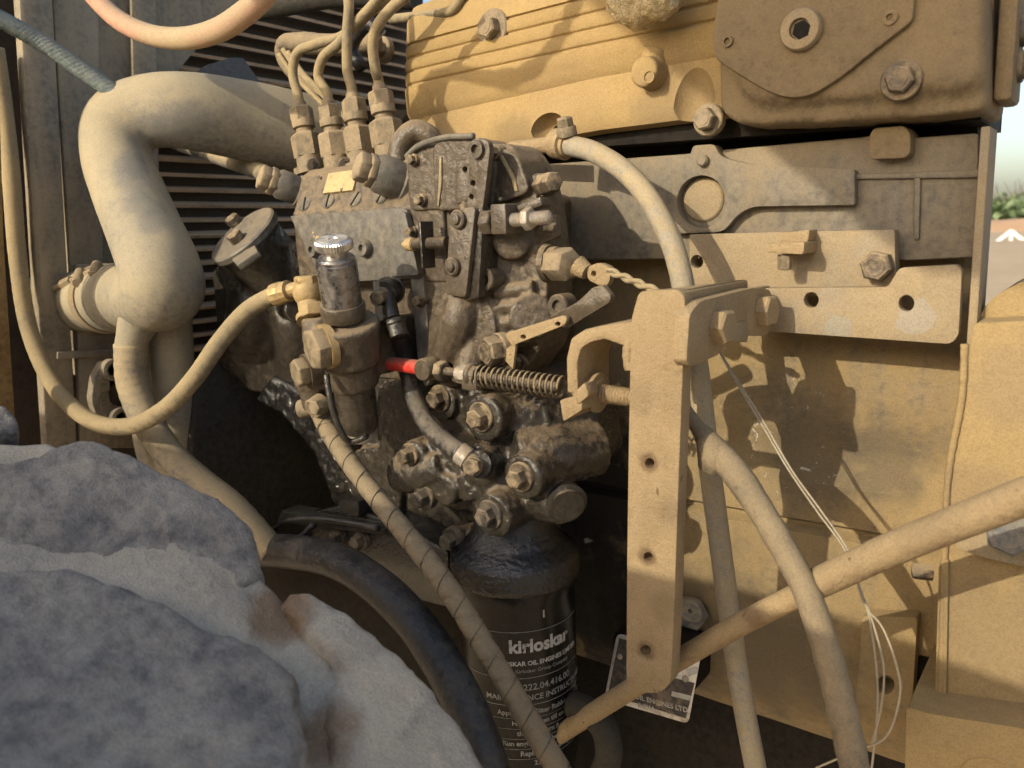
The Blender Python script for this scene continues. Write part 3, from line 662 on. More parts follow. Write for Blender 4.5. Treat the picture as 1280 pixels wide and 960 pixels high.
# ------------------------------------------------------------------ big coolant hose
hz = thing('coolant_hose', P(205, 410, 0.39), 'thick pale dusty coolant hose bending round beside the radiator', 'hose')
path = [P(420, 178, 0.60), P(370, 166, 0.56), P(310, 152, 0.515), P(235, 139, 0.46), P(180, 141, 0.432), P(149, 158, 0.415), P(146, 195, 0.405), P(161, 240, 0.40), P(182, 290, 0.395), P(200, 335, 0.39), P(203, 362, 0.392), P(180, 371, 0.40), P(150, 371, 0.405), P(120, 374, 0.41)]
rr = [0.042, 0.0415, 0.0395, 0.036, 0.0335, 0.0325, 0.0315, 0.0325, 0.0335, 0.035, 0.036, 0.034, 0.0315, 0.031]
hb = MB(); hb.tube(path, rr, seg=36, n=10); hb.ball(P(203, 356, 0.391), 0.0362, 16)
hb.cast('hose_body', 'hose_pale', hz, voxel=0.0028, smooth=10, amp=0.0002, nscale=60)
a, b = P(158, 371, 0.404), P(70, 380, 0.418)
u = (b - a).normalized(); L = (b - a).length
nk = MB(); nk.lathe(a, u, [(0.0315, 0), (0.034, 0.002), (0.034, 0.012), (0.033, 0.013), (0.033, 0.020), (0.0345, 0.021), (0.0345, 0.034), (0.0335, 0.036), (0.0335, L)], 40)
nk.build('cuff', 'hose_pale', hz, angle=30)
cp = MB(); cp.lathe(a + u * 0.040, u, [(0.0352, 0), (0.0358, 0.001), (0.0358, 0.012), (0.0352, 0.013), (0.030, 0.013), (0.030, 0)], 40); cpo = cp.build('hose_clamp', 'rail_steel', hz)
cl = MB(); c1, c2 = P(45, 372, 0.375), P(118, 336, 0.388)
cd = c2 - c1
cl.bcyl(c1, c1 + cd * 0.55, 0.0032, 0.0006, 12); cl.bcyl(c1 + cd * 0.46, c1 + cd * 0.62, 0.0046, 0.0006, 6); cl.cyl(c1 + cd * 0.5, c2 + cd * 0.08, 0.0024, 10)
cl.bcyl(P(97, 354, 0.374), P(101, 340, 0.386), 0.0055, 0.0008, 14); cl.bcyl(P(118, 344, 0.382), P(122, 330, 0.392), 0.0052, 0.0008, 14); cl.box(P(112, 342, 0.386), 0.010, 0.008, 0.004)
cl.build('clamp_screw', 'rail_steel', cpo)
# radiator outlet stub behind the clamp
st = MB(); st.lathe(P(96, 380, 0.415), Vector((-1, 0.05, -0.06)), [(0.0405, -0.01), (0.041, 0), (0.041, 0.05), (0.0, 0.05)], 36); o = st.build('radiator_outlet', 'sheet_metal'); tag(o, 'wide sheet metal radiator outlet behind the hose clamp', 'pipe outlet')

# ------------------------------------------------------------------ lower hose with sleeve
lh = thing('bypass_hose', P(330, 660, 0.40), 'tan rubber hose running down from under the thick coolant hose', 'hose')
pts = [P(172, 402, 0.385), P(164, 430, 0.38), P(167, 480, 0.378), P(186, 530, 0.378), P(216, 572, 0.380), P(252, 604, 0.385), P(292, 636, 0.39), P(340, 690, 0.40)]
def rib(i, k, p): return 0.015 * math.sin(i * 1.9) 
MB().tube(pts[1:], [0.0155, 0.0152, 0.0142, 0.0136, 0.0134, 0.0132, 0.0132], seg=24, n=14, mod=rib).build('hose_body', 'hose_grey', lh, angle=180)
MB().tube([P(174, 400, 0.386), P(166, 424, 0.381), P(163.5, 442, 0.3795)], [0.0185, 0.0148, 0.0148], seg=24).build('stub', 'hose_pale', lh)
# pale upright pipe behind it
up = MB(); up.tube([P(212, 395, 0.42), P(216, 470, 0.42), P(220, 590, 0.42)], [0.0205, 0.0205, 0.0205], seg=28); up.tube([P(176, 520, 0.43), P(186, 570, 0.43), P(205, 620, 0.43)], 0.012, seg=20)
o = up.build('upright_pipe', 'hose_pale'); tag(o, 'pale upright pipe below the thick coolant hose', 'pipe')
# cast flange with raised figures
fl = thing('cast_flange', P(138, 530, 0.40), 'small cast flange with two bolt lugs low at the left', 'flange')
m = MB(); X0 = P(135, 490, 0.40).x
Xf = P(135, 490, 0.40).x
def F(px, py): return PXP(px, py, Xf)
m.prism([F(*q) for q in rounded([(118, 470), (128, 452), (146, 450), (152, 470), (136, 490), (134, 505), (156, 512), (166, 520), (160, 540), (124, 532), (114, 500)], 6)], Vector((-0.012, 0, 0)))
m.build('flange_body', 'sheet_metal', fl, bevel=0.002)
for q in ((138, 462), (148, 522)): MB().lathe(F(*q), PX_, [(0.0115, -0.002), (0.0115, 0.009), (0.0085, 0.010), (0.0065, 0.009), (0.006, 0.0)], 24).build('bolt_lug', 'sheet_metal', fl)
MB().prism([F(*q) for q in rounded([(136, 472), (170, 470), (172, 512), (140, 506)], 8)], Vector((-0.004, 0, 0))).build('dark_port', 'core_dark', fl)
def text_mesh(s, size, depth, bold=0.0, space=1.0):
    cu = bpy.data.curves.new('t', 'FONT'); cu.body = s; cu.size = size; cu.extrude = depth; cu.offset = bold; cu.resolution_u = 3
    cu.align_x = 'CENTER'; cu.align_y = 'CENTER'; cu.space_character = space
    o = bpy.data.objects.new('t', cu); COL.objects.link(o)
    dg = bpy.context.evaluated_depsgraph_get(); me = bpy.data.meshes.new_from_object(o.evaluated_get(dg))
    vs = [v.co.copy() for v in me.vertices]; fs = [tuple(p.vertices) for p in me.polygons]
    bpy.data.objects.remove(o); bpy.data.curves.remove(cu); bpy.data.meshes.remove(me)
    return vs, fs
vs, fs = text_mesh('0061', 0.016, 0.0006)
fo = F(130, 491)
MB().add([fo + Vector((0.0006 + v.z, 0, 0)) + VY * (-v.y) * 0.9 + PZ * (v.x) for v in vs], fs).build('cast_figures', 'hose_tan', fl)

# ------------------------------------------------------------------ fuel hose loop at the left
fh = thing('fuel_hose', P(135, 535, 0.34), 'thin tan fuel hose hanging in a loop up to a brass fitting', 'hose')
pts = [P(-6, 60, 0.36), P(4, 130, 0.36), P(14, 220, 0.355), P(22, 320, 0.35), P(36, 410, 0.345), P(66, 480, 0.342), P(110, 524, 0.342), P(160, 533, 0.345), P(205, 512, 0.352), P(242, 474, 0.362), P(276, 426, 0.376), P(310, 388, 0.392), P(346, 367, 0.405)]
MB().tube(pts, [0.0080, 0.0082, 0.0082, 0.0082, 0.0080, 0.0079, 0.0078, 0.0077, 0.0076, 0.0075, 0.0075, 0.0074, 0.0073], seg=20, n=16, mod=lambda i, k, p: 0.012 * math.sin(i * 2.3 + k * 0.9)).build('hose_body', 'hose_tan', fh, angle=180)
a, b = P(342, 369, 0.404), P(374, 360, 0.41)
u = (b - a).normalized(); L = (b - a).length
MB().lathe(a, u, [(0.0085, 0), (0.0092, 0.001), (0.0092, L * 0.35), (0.0086, L * 0.4), (0.0088, L * 0.62), (0.0058, L * 0.66), (0.0058, L * 1.05)], 12).build('crimp_sleeve', 'brass', fh, angle=25)
# pink hose and braided hose above
o = MB().tube([P(90, -40, 0.38), P(118, -4, 0.385), P(150, 26, 0.39), P(190, 44, 0.395), P(232, 48, 0.40), P(272, 38, 0.405), P(304, 18, 0.41), P(330, -6, 0.415), P(352, -40, 0.42)], [0.0082, 0.0082, 0.0084, 0.0086, 0.009, 0.0092, 0.0092, 0.0088, 0.0086], seg=20, n=16, mod=lambda i, k, p: 0.012 * math.sin(i * 2.1)).build('rubber_hose', 'hose_pink', angle=180)
tag(o, 'faded pink rubber hose sagging across the top left corner', 'hose')
br = MB()
br.tube([P(-60, -6, 0.315), P(0, 24, 0.335), P(50, 52, 0.36), P(100, 86, 0.385), P(150, 120, 0.41)], 0.0078, seg=24, n=40, mod=lambda i, k, p: 0.05 * (1 if ((i + k) // 2) % 2 == 0 else -1) * (1 if (i - k) % 4 < 2 else 0.2))
o = br.build('braided_hose', 'braid_blue', angle=60); tag(o, 'blue grey braided hose slanting in from the left edge', 'hose')
# small grey tube between fins and pump
tb = thing('return_tube', P(300, 200, 0.5), 'grey dusty return tube running to the hex banjo at the pump end', 'tube')
MB().tube([P(200, 172, 0.60), P(245, 186, 0.57), P(290, 202, 0.54), P(330, 216, 0.512)], [0.0095, 0.0095, 0.009, 0.0085], seg=18).build('tube_body', 'hose_grey', tb, angle=180)

# ------------------------------------------------------------------ dark pump with round cap (left of the injection pump)
gp = thing('gear_housing', P(330, 500, 0.47), 'dark oily cast housing with a round two bolt cap', 'gear housing')
ca = PD(306, 296, 0.735)
cax = Vector((-0.10, -0.62, 0.72)).normalized()
m = MB()
m.lathe(ca, cax, [(0.030, -0.06), (0.031, -0.012), (0.033, -0.006), (0.033, -0.003)], 32)
m.slab(rounded([(262, 330), (300, 322), (380, 300), (420, 330), (420, 470), (372, 502), (300, 488), (272, 452)], 14), 0.475, 0.11)
m.tube([P(300, 330, 0.49), P(322, 380, 0.475), P(300, 450, 0.485)], [0.022, 0.03, 0.026]); m.tube([P(340, 330, 0.49), P(372, 400, 0.48), P(370, 470, 0.49)], [0.018, 0.026, 0.02])
m.cast('housing_body', 'oily_metal', gp, voxel=0.003, smooth=12, amp=0.0005, nscale=90)
cb = MB(); cb.lathe(ca, cax, [(0.0345, -0.004), (0.036, -0.002), (0.036, 0.003), (0.0345, 0.0045), (0.0, 0.005)], 40); cbo = cb.build('round_cap', 'blade_grey', gp); cbo.data.materials[0] = MAT['pump_plate']
uu, ww = perp(cax)
for q in ((295, 279), (298, 300)):
    r_ = ray(*q); t_ = (ca + cax * 0.005 - O).dot(cax) / r_.dot(cax)
    bolt(gp, O + r_ * t_, af=0.0125, h=0.008, axis=cax, washer=0, mat='bolt', spin=0.4)
tab = MB(); tab.prism([O + ray(*q) * ((ca + cax * 0.001 - O).dot(cax) / ray(*q).dot(cax)) for q in [(288, 322), (318, 306), (322, 314), (296, 332)]], -cax * 0.006); tab.build('cap_tab', 'pump_plate', gp, bevel=0.001)
# dark shield plate below, and oily wedge
sd = MB(); sd.slabX([(246, 470), (300, 440), (440, 480), (446, 660), (340, 690), (240, 580)], P(330, 580, 0.50).x, -0.02); o = sd.build('shield_plate', 'dark_panel', bevel=0.002); tag(o, 'smooth dark shield plate low beside the loop of hose', 'plate')
wd = thing('oily_bracket', P(400, 600, 0.47), 'black oil soaked bracket edge slanting under the feed pump', 'bracket')
MB().slab([(340, 470), (380, 490), (430, 560), (446, 640), (420, 640), (392, 566), (350, 516), (318, 500)], 0.468, 0.03).cast('bracket_edge', 'oil_black', wd, voxel=0.0022, smooth=4, amp=0.0012, nscale=160)
# ================================================================== fuel injection pump
YP = 0.452
pump = thing('injection_pump', P(520, 480, YP), 'grimy in line fuel injection pump with governor in the middle of the engine', 'fuel pump')
xa, xb = P(362, 270, YP).x, P(514, 262, YP).x
zt_, zb_ = P(440, 264, YP).z, P(470, 352, YP).z
z_low = P(470, 480, YP).z; z_top = P(440, 207, 0.485).z
sec = [(YP + 0.02, z_low), (YP + 0.018, zb_ - 0.002), (YP + 0.004, zb_ - 0.001), (YP + 0.002, zt_ + 0.001), (YP + 0.006, zt_ + 0.007), (YP + 0.016, z_top - 0.006), (YP + 0.026, z_top), (0.545, z_top), (0.545, z_low)]
m = MB(); m.rings([[Vector((x, y, z)) for y, z in sec] for x in (xa, xa + 0.001, xb + 0.03)])
m.cast('pump_body', 'pump_metal', pump, voxel=0.002, smooth=3, amp=0.0003)
# side cover plate with its moulded right end
pts = [(362, 270), (508, 260), (526, 347), (404, 354), (398, 340)]
m = MB(); m.slab(rounded(pts, [3, 6, 5, 3, 3]), YP - 0.001, 0.006); cov = m.build('side_cover', 'pump_plate', pump, bevel=0.0012)
m = MB(); m.slab(rounded([(486, 280), (496, 266), (506, 264), (523, 344), (488, 346)], [10, 8, 4, 4, 4]), YP - 0.0045, 0.006); m.build('cover_end', 'pump_plate', pump, bevel=0.0022, bseg=3)
for q in ((458, 310, 0.0072), (395, 312, 0.0068)):
    s_ = MB(); s_.lathe(P(q[0], q[1], YP - 0.001), NY, [(q[2], 0), (q[2], 0.004), (q[2] * 0.86, 0.006), (0.003, 0.006), (0.0026, 0.003), (0.0, 0.003)], 22); s_.build('socket_screw', 'pump_plate', pump)
# slotted screws in the strip above the cover
for q in ((383, 256), (412, 252), (446, 250), (478, 246)):
    pz = P(q[0], q[1], YP + 0.008); ax = Vector((0, -0.86, 0.5))
    s_ = part(pump, 'slotted_screw', 'slot', lambda: MB().lathe((0, 0, 0), PZ, [(0.0072, -0.004), (0.0072, 0.0012), (0.0064, 0.0022), (0.0, 0.0024)], 22), pz, ax, 'pump_plate', 0)
    part(s_, 'screw_slot', 'slotg', lambda: MB().box((0, 0, 0.0018), 0.0016, 0.0128, 0.0018), pz, ax, 'under_black', random.uniform(-0.6, 0.3))
# brass name plate
npx = [(394, 218), (430, 213), (432, 240), (396, 244)]
q = [P(a, b, YP + 0.0) + Vector((0, 0.019 - (b - 213) * 0.00030, 0)) for a, b in npx]
nn = (q[1] - q[0]).cross(q[3] - q[0]).normalized(); nn = nn if nn.y < 0 else -nn
npl = MB().prism([v + nn * 0.004 for v in q], -nn * 0.012).build('name_plate', 'plate_brass', pump, bevel=0.0006)
for a, b in ((398, 221), (427, 237)):
    r_ = ray(a, b); t_ = (q[0] + nn * 0.004 - O).dot(nn) / r_.dot(nn)
    part(npl, 'rivet', 'rv', lambda: MB().lathe((0, 0, 0), PZ, [(0.0016, 0), (0.0014, 0.0007), (0, 0.001)], 10), O + r_ * t_, nn, 'pump_plate')
# four delivery valves in a row, each with its union nut
DV = [(387, 196, 377, 142), (421, 196, 412, 138), (451, 190, 442, 128), (486, 182, 477, 126)]
valve_tops = []
for i, (x0, y0, x1, y1) in enumerate(DV):
    b0, b1 = P(x0, y0, 0.50), P(x1, y1, 0.50)
    ax = (b1 - b0).normalized()
    dv = MB(); dv.lathe(b0 - ax * 0.016, ax, [(0.0165, 0), (0.0165, 0.006), (0.0125, 0.007), (0.0125, 0.017)], 28); dv.hexa(b0, ax, 0.0245, 0.021, 0.2 + 0.35 * i, 0.1)
    dv.lathe(b0 + ax * 0.0205, ax, [(0.0095, 0), (0.0078, 0.002), (0.0078, 0.006)], 22)
    d_ = dv.build('delivery_valve', 'nut_tan', pump)
    un = MB(); un.lathe(b0 + ax * 0.0255, ax, [(0.0085, 0), (0.0103, 0.001), (0.0103, 0.007), (0.0096, 0.008)], 24); un.hexa(b0 + ax * 0.033, ax, 0.0185, 0.012, 0.5 + 0.3 * i, 0.12); un.lathe(b0 + ax * 0.0448, ax, [(0.0062, 0), (0.0058, 0.004), (0.0048, 0.006)], 18)
    un.build('union_nut', 'nut_tan', d_)
    valve_tops.append((b0 + ax * 0.050, ax))
for q in ((392, 206, 0.497), (432, 206, 0.497)):
    MB().bcyl(P(*q), P(q[0], q[1], q[2] - 0.012), 0.0065, 0.001, 18).build('clamp_screw', 'pump_metal', pump)
    MB().lathe(P(q[0], q[1], q[2] - 0.0121), NY, [(0.0035, 0), (0.003, 0.0004), (0, 0.0004)], 12).build('screw_socket', 'under_black', pump)
# banjo bolts: hex with round union at left and right of the strip
def banjo(px, py, Y, ax, af, name, mat='pump_plate', hmat='nut_tan', rr=0.0125, L=0.016):
    o_ = P(px, py, Y); ax = Vector(ax).normalized()
    m_ = MB(); m_.lathe(o_, ax, [(rr * 1.15, -0.008), (rr * 1.15, -0.004), (rr, -0.003), (rr * 1.06, L * 0.2), (rr * 1.06, L * 0.75), (rr * 0.9, L)], 26)
    b_ = m_.build(name, mat, pump)
    h_ = MB(); h_.hexa(o_ + ax * L, ax, af * 1.12, 0.006, 0.5, 0.12); h_.hexa(o_ + ax * (L + 0.0058), ax, af, 0.009, 0.2, 0.14); h_.build('hex_head', hmat, b_, bevel=0.0006)
    return b_
banjo(366, 236, 0.474, (-0.36, -0.80, 0.34), 0.0195, 'left_banjo')
banjo(495, 224, 0.462, (-0.40, -0.80, 0.30), 0.0205, 'right_banjo', hmat='nut_tan', rr=0.0145, L=0.018)
pump_children_rename = [o for o in pump.children if o.name.startswith(('left_banjo', 'right_banjo'))]
for o_ in pump_children_rename: o_.name = 'banjo_union'; W[o_.name] = W.get(o_.name, Matrix.Identity(4))
# pipe hump between banjo and governor
MB().tube([P(496, 208, 0.475), P(502, 180, 0.478), P(518, 164, 0.482), P(538, 172, 0.488), P(546, 196, 0.492)], [0.0085, 0.009, 0.0088, 0.0085, 0.0085], seg=18).build('crossover_pipe', 'pump_metal', pump, angle=180)

# ------------------------------------------------------------------ governor housing
gv = MB()
def sl(px, Y, th): gv.slab(px, Y, th)
sl(rounded([(508, 196), (528, 182), (556, 178), (560, 262), (512, 264)], 8), 0.452, 0.05)            # stepped shell next to the pump
sl(rounded([(540, 182), (560, 170), (592, 172), (606, 200), (600, 262), (544, 264)], 10), 0.447, 0.04)
sl(rounded([(505, 258), (604, 250), (612, 470), (560, 486), (534, 470), (528, 350)], 8), 0.458, 0.05)
sl(rounded([(598, 190), (622, 178), (640, 182), (656, 204), (670, 240), (678, 290), (684, 352), (680, 430), (650, 470), (600, 480)], 16), 0.466, 0.034)   # drum
sl(rounded([(520, 240), (640, 240), (640, 460), (540, 470)], 16), 0.49, 0.09)
sl(rounded([(604, 196), (630, 184), (648, 196), (662, 240), (604, 262)], 10), 0.460, 0.03)
gv.cyl(P(640, 330, 0.462), P(640, 330, 0.50), 0.026); gv.cyl(P(636, 398, 0.46), P(640, 398, 0.52), 0.022); gv.cyl(P(665, 395, 0.455), P(665, 395, 0.52), 0.016)
gv.tube([P(560, 440, 0.452), P(575, 400, 0.446), P(580, 350, 0.45)], [0.014, 0.015, 0.010]); gv.tube([P(585, 480, 0.45), P(592, 440, 0.455), P(600, 400, 0.46)], 0.013)
gv.bcyl(P(640, 300, 0.455), P(640, 300, 0.50), 0.014)
gv.lathe(P(604, 404, 0.470), NY, [(0.036, -0.02), (0.036, 0.010), (0.0335, 0.012), (0.0335, 0.016), (0.029, 0.018), (0.029, 0.022), (0.0, 0.023)], 40)
for y in (365, 385, 405, 425): gv.tube([P(620, y, 0.456), P(668, y - 6, 0.462)], 0.0055, smooth=False, seg=10)
gv.cast('governor_housing', 'pump_metal', pump, voxel=0.0013, smooth=3, amp=0.00025, nscale=220)
ga = MB(); ga.slab([(622, 192), (626, 192), (643, 222), (647, 239), (643, 239), (638, 222)], 0.4585, 0.004); ga.build('gasket_edge', 'hose_tan', pump, bevel=0.0005)
ga = MB(); ga.slab([(549, 196), (551.5, 196), (551.5, 230), (548, 258), (546, 258), (548, 228)], 0.4455, 0.004); ga.build('gasket_edge', 'hose_tan', pump, bevel=0.0005)
lip = MB(); lip.tube([P(508, 196, 0.450), P(524, 182, 0.449), P(556, 172, 0.446), P(592, 170, 0.444)], 0.0022, seg=10); lip.build('housing_lip', 'pump_plate', pump, angle=180)
# recessed panel on the right side of the drum
MB().slab(rounded([(664, 276), (694, 268), (696, 296), (668, 308)], 3), 0.466, 0.006).build('drum_panel', 'pump_metal', pump, bevel=0.001)
MB().lathe(P(676, 232, 0.476), Vector((0.3, -0.9, 0)), [(0.009, -0.01), (0.008, 0.006), (0.0, 0.007)], 20).build('boss', 'pump_metal', pump)
o_ = P(676, 232, 0.468); MB().hexa(o_, Vector((0.85, -0.5, 0.05)), 0.013, 0.022).build('hex_plug', 'bolt', pump, bevel=0.0006)
MB().lathe(P(684, 329, 0.47), PX_, [(0.014, 0), (0.013, 0.004), (0.0115, 0.004), (0.0115, 0.010)], 24).build('plug_collar', 'bolt', pump)
o_ = P(692, 330, 0.468); hp = MB(); hp.hexa(o_, Vector((0.93, -0.36, 0.0)), 0.0205, 0.020, 0.3, 0.1); hp.build('hex_plug', 'nut_tan', pump, bevel=0.0006)
eye = thing('wire_terminal', P(745, 345, 0.46), 'dusty eye terminal with twisted wires beside the large hex plug', 'terminal')
MB().tube([P(722, 332, 0.458), P(734, 340, 0.458)], [0.0075, 0.0055], smooth=False).build('shank', 'tan_steel', eye)
MB().slab(rounded([(733, 334), (748, 328), (763, 334), (762, 352), (756, 360), (735, 350)], 5), 0.456, 0.006, holes=[ell(742, 342, 3.2, 3.6, 12)]).build('eye_plate', 'tan_steel', eye, bevel=0.001)
for s in (0, 1):
    MB().tube([P(760 + 8 * k, 338 + 3.4 * k + 3 * math.sin(k * 1.6 + s * 3.14), 0.458 + 0.001 * math.cos(k * 1.6 + s * 3.14) - 0.002 * k) for k in range(9)], 0.0017, seg=8, n=5).build('twisted_wire', 'hose_tan', eye, angle=180)

# ------------------------------------------------------------------ governor levers
YL = 0.436
lv = thing('throttle_lever', P(585, 400, YL), 'dusty two piece throttle lever with four holes on the governor', 'lever')
hl = [ell(597, 187, 3.6, 4.8, 14), ell(591, 229, 3.4, 4.2, 14), ell(589, 246, 3.2, 3.8, 14)]
MB().slab(rounded([(586, 186), (588, 176), (600, 171), (611, 177), (612, 190), (606, 240), (602, 268), (582, 268), (586, 214)], [6, 7, 6, 7, 6, 8, 3, 3, 8]), YL, 0.005, holes=hl).build('upper_lever', 'pump_metal', lv, bevel=0.0008)
MB().slab(rounded([(570, 205), (588, 198), (586, 250), (568, 256)], 4), YL + 0.006, 0.006, holes=[ell(581, 212, 3, 4.2, 12)]).build('side_lever', 'pump_metal', lv, bevel=0.0008)
MB().lathe(P(597, 187, YL), NY, [(0.0062, 0), (0.0062, 0.003), (0.0034, 0.003), (0.003, -0.004)], 18).build('boss', 'pump_metal', lv)
MB().slab(rounded([(563, 264), (590, 258), (594, 262), (582, 372), (556, 368)], [5, 5, 3, 5, 5]), YL - 0.005, 0.018).build('lower_lever', 'pump_metal', lv, bevel=0.0016)
MB().slab(rounded([(592, 262), (604, 262), (598, 372), (582, 376)], 3), YL - 0.001, 0.02).build('web', 'oily_metal', lv, bevel=0.001)
for q in ((574, 274), (567, 333)):
    MB().lathe(P(q[0], q[1], YL - 0.005), NY, [(0.0066, -0.001), (0.0066, 0.0025), (0.0056, 0.0035), (0.0042, 0.0035), (0.0036, 0.0055), (0.0, 0.006)], 20).build('pivot_rivet', 'pump_metal', lv)
ar = MB(); ar.slab(rounded([(556, 366), (582, 370), (566, 392), (557, 404), (553, 474), (534, 474), (536, 400), (545, 384)], 6), 0.4445, 0.007); ar.build('drop_arm', 'pump_metal', lv, bevel=0.0015)
# adjusting screw on the left of the lever
aj = thing('stop_screw', P(530, 306, 0.44), 'small brass tipped stop screw through a thin plate left of the lever', 'screw')
a, b = P(504, 306, 0.440), P(562, 303, 0.440); u = (b - a).normalized(); L = (b - a).length
MB().lathe(a, u, [(0.002, 0), (0.0024, 0.004), (0.0048, 0.0045), (0.0052, 0.011), (0.0038, 0.012)], 14).build('tip', 'brass', aj)
MB().lathe(a + u * 0.011, u, [(0.0036, 0)] + [(0.0044 if k % 2 else 0.0036, 0.0009 * k) for k in range(1, int((L - 0.012) / 0.0009))], 14).build('thread', 'pump_metal', aj)
pq = P(534, 306, 0.44); MB().box(pq, 0.0022, 0.014, 0.034).build('stop_plate', 'oily_metal', aj, bevel=0.0008)
# full load screw on the right
fs_ = thing('full_load_screw', P(650, 290, 0.44), 'threaded bright stop screw with nuts right of the throttle lever', 'screw')
a, b = P(606, 278, 0.440), P(690, 271, 0.440); u = (b - a).normalized(); L = (b - a).length
MB().lathe(a + u * 0.006, u, [(0.0036, 0)] + [(0.0047 if k % 2 else 0.0036, 0.0011 * k) for k in range(1, int((L - 0.006) / 0.0011))] + [(0.0, L - 0.006)], 16).build('thread', 'bright_steel', fs_)
hx = MB(); hx.hexa(a, u, 0.0155, 0.009, 0.1); hx.build('head_nut', 'pump_metal', fs_, bevel=0.0006)
lg = MB(); c_ = a + u * 0.017; lg.box(c_ + Vector((0, 0.006, 0.001)), 0.013, 0.026, 0.020); lg.box(c_ + Vector((0.012, 0.012, 0.008)), 0.03, 0.012, 0.006, Matrix.Rotation(R(-14), 3, 'Y')); lg.build('lug', 'pump_metal', fs_, bevel=0.0012)
nt_ = MB(); nt_.hexa(a + u * (L * 0.62), u, 0.0135, 0.0055, 0.4); nt_.build('lock_nut', 'bright_steel', fs_, bevel=0.0005)
# socket bolt by the lever, ball bolts of the housing
for q in ((609, 349, 0.446), (700, 382, 0.464)):
    k_ = MB(); k_.lathe(P(*q), NY, [(0.0082, -0.01), (0.0082, 0.003), (0.0074, 0.004), (0.0042, 0.004), (0.004, 0.001), (0.0, 0.001)], 22); k_.build('socket_bolt', 'pump_metal', pump)
MB().slab(rounded([(596, 326), (612, 330), (622, 348), (612, 362), (598, 352)], 5), 0.452, 0.02).build('ear', 'oily_metal', pump, bevel=0.001)
# strap link pointing up right
sk = thing('strap_link', P(640, 445, 0.44), 'flat tan steel strap with two holes bolted at its lower end', 'strap')
MB().slab(rounded([(632, 420), (640, 432), (706, 406), (709, 398), (704, 394), (634, 416)], [3, 3, 6, 4, 6, 3]), 0.437, 0.004, holes=[ell(654, 421, 3.6, 3, 12), ell(697, 405, 3.6, 3, 12)]).build('lower_strap', 'tan_steel', sk, bevel=0.0008)
MB().slab(rounded([(686, 396), (706, 412), (762, 378), (764, 370), (752, 356), (740, 360), (722, 378)], [4, 3, 6, 4, 4, 4, 10]), 0.443, 0.006).build('upper_strap', 'pump_metal', sk, bevel=0.001)
MB().slab([(632, 436), (645, 428), (641, 462), (632, 452)], 0.438, 0.003).build('bent_tab', 'tan_steel', sk, bevel=0.0006)
bolt(sk, P(625, 437, 0.444), af=0.0185, h=0.010, axis=Vector((-0.35, -0.93, -0.05)), washer=1.2, mat='bolt', spin=0.15)

# bolted seam between pump body and governor, with its screws
MB().slab(rounded([(506, 262), (520, 260), (541, 470), (532, 484), (524, 470)], 3), 0.4545, 0.03).build('seam_flange', 'pump_plate', pump, bevel=0.001)
for q in ((517, 290), (527, 376), (536, 452)): bpx(pump, q[0], q[1], 0.4545, 11, h=0.005, washer=1.3, mat='bolt', name='seam_bolt')
for q in ((518, 200, 0.4515), (586, 258, 0.4465), (528, 250, 0.4515)): bpx(pump, q[0], q[1], q[2], 11, h=0.004, washer=1.35, mat='bolt', name='cover_screw')
for q in ((650, 452, 0.464), (620, 190, 0.459)): bpx(pump, q[0], q[1], q[2], 13, h=0.005, washer=1.35, mat='bolt', name='cover_screw')
# ================================================================== injector pipes (four, one from each delivery valve)
routes = [
 [(366, 92, 0.50), (372, 66, 0.502), (396, 55, 0.505), (430, 44, 0.51), (468, 10, 0.515), (500, -20, 0.52), (520, -50, 0.52)],
 [(398, 96, 0.50), (404, 72, 0.50), (424, 54, 0.503), (446, 28, 0.507), (468, 4, 0.51), (490, -30, 0.515)],
 [(434, 86, 0.50), (434, 40, 0.50), (436, 4, 0.50), (430, -40, 0.50)],
 [(470, 90, 0.495), (466, 60, 0.49), (470, 36, 0.488), (486, 14, 0.49), (506, -4, 0.495), (540, -30, 0.50)]]
plab = ['dusty fuel pipe from the leftmost pump valve', 'dusty fuel pipe from the second pump valve from the left', 'straight upright fuel pipe from the third pump valve from the left', 'dusty fuel pipe from the rightmost pump valve']
for (tp, ax), rt, lb in zip(valve_tops, routes, plab):
    o = MB().tube([tp - ax * 0.004, tp + ax * 0.006] + [P(*q) for q in rt], 0.0044, seg=14, n=10).build('injector_pipe', 'hose_tan', angle=180)
    tag(o, lb, 'fuel pipe', 'injector pipes above the pump')
o = MB().tube([P(452, 84, 0.53), P(440, 64, 0.53), P(446, 44, 0.53), P(462, 30, 0.53), P(476, 44, 0.535)], 0.0062, seg=16).build('black_tube', 'rubber_black', angle=180); tag(o, 'short black tube looping behind the rightmost fuel pipes', 'tube')
o = MB().tube([P(488, 24, 0.57), P(540, 18, 0.565), P(566, 12, 0.56), P(580, -10, 0.56)], 0.0042, seg=12).build('leak_off_pipe', 'hose_tan', angle=180); tag(o, 'thin tan leak off pipe along the top of the ribbed head', 'pipe')
hn = thing('wire_harness', P(400, 100, 0.54), 'taped and dusty wiring bundle hooked behind the fuel pipes', 'wiring')
MB().tube([P(470, 52, 0.56), P(420, 56, 0.555), P(380, 54, 0.55), P(357, 54, 0.545), P(352, 70, 0.545), P(364, 90, 0.545), P(384, 104, 0.545), P(400, 122, 0.545)], [0.010, 0.010, 0.0105, 0.008, 0.006, 0.006, 0.0065, 0.005], seg=16, n=12, mod=lambda i, k, p: 0.10 * noise.noise(p * 190)).build('taped_bundle', 'hose_wrap', hn, angle=180)
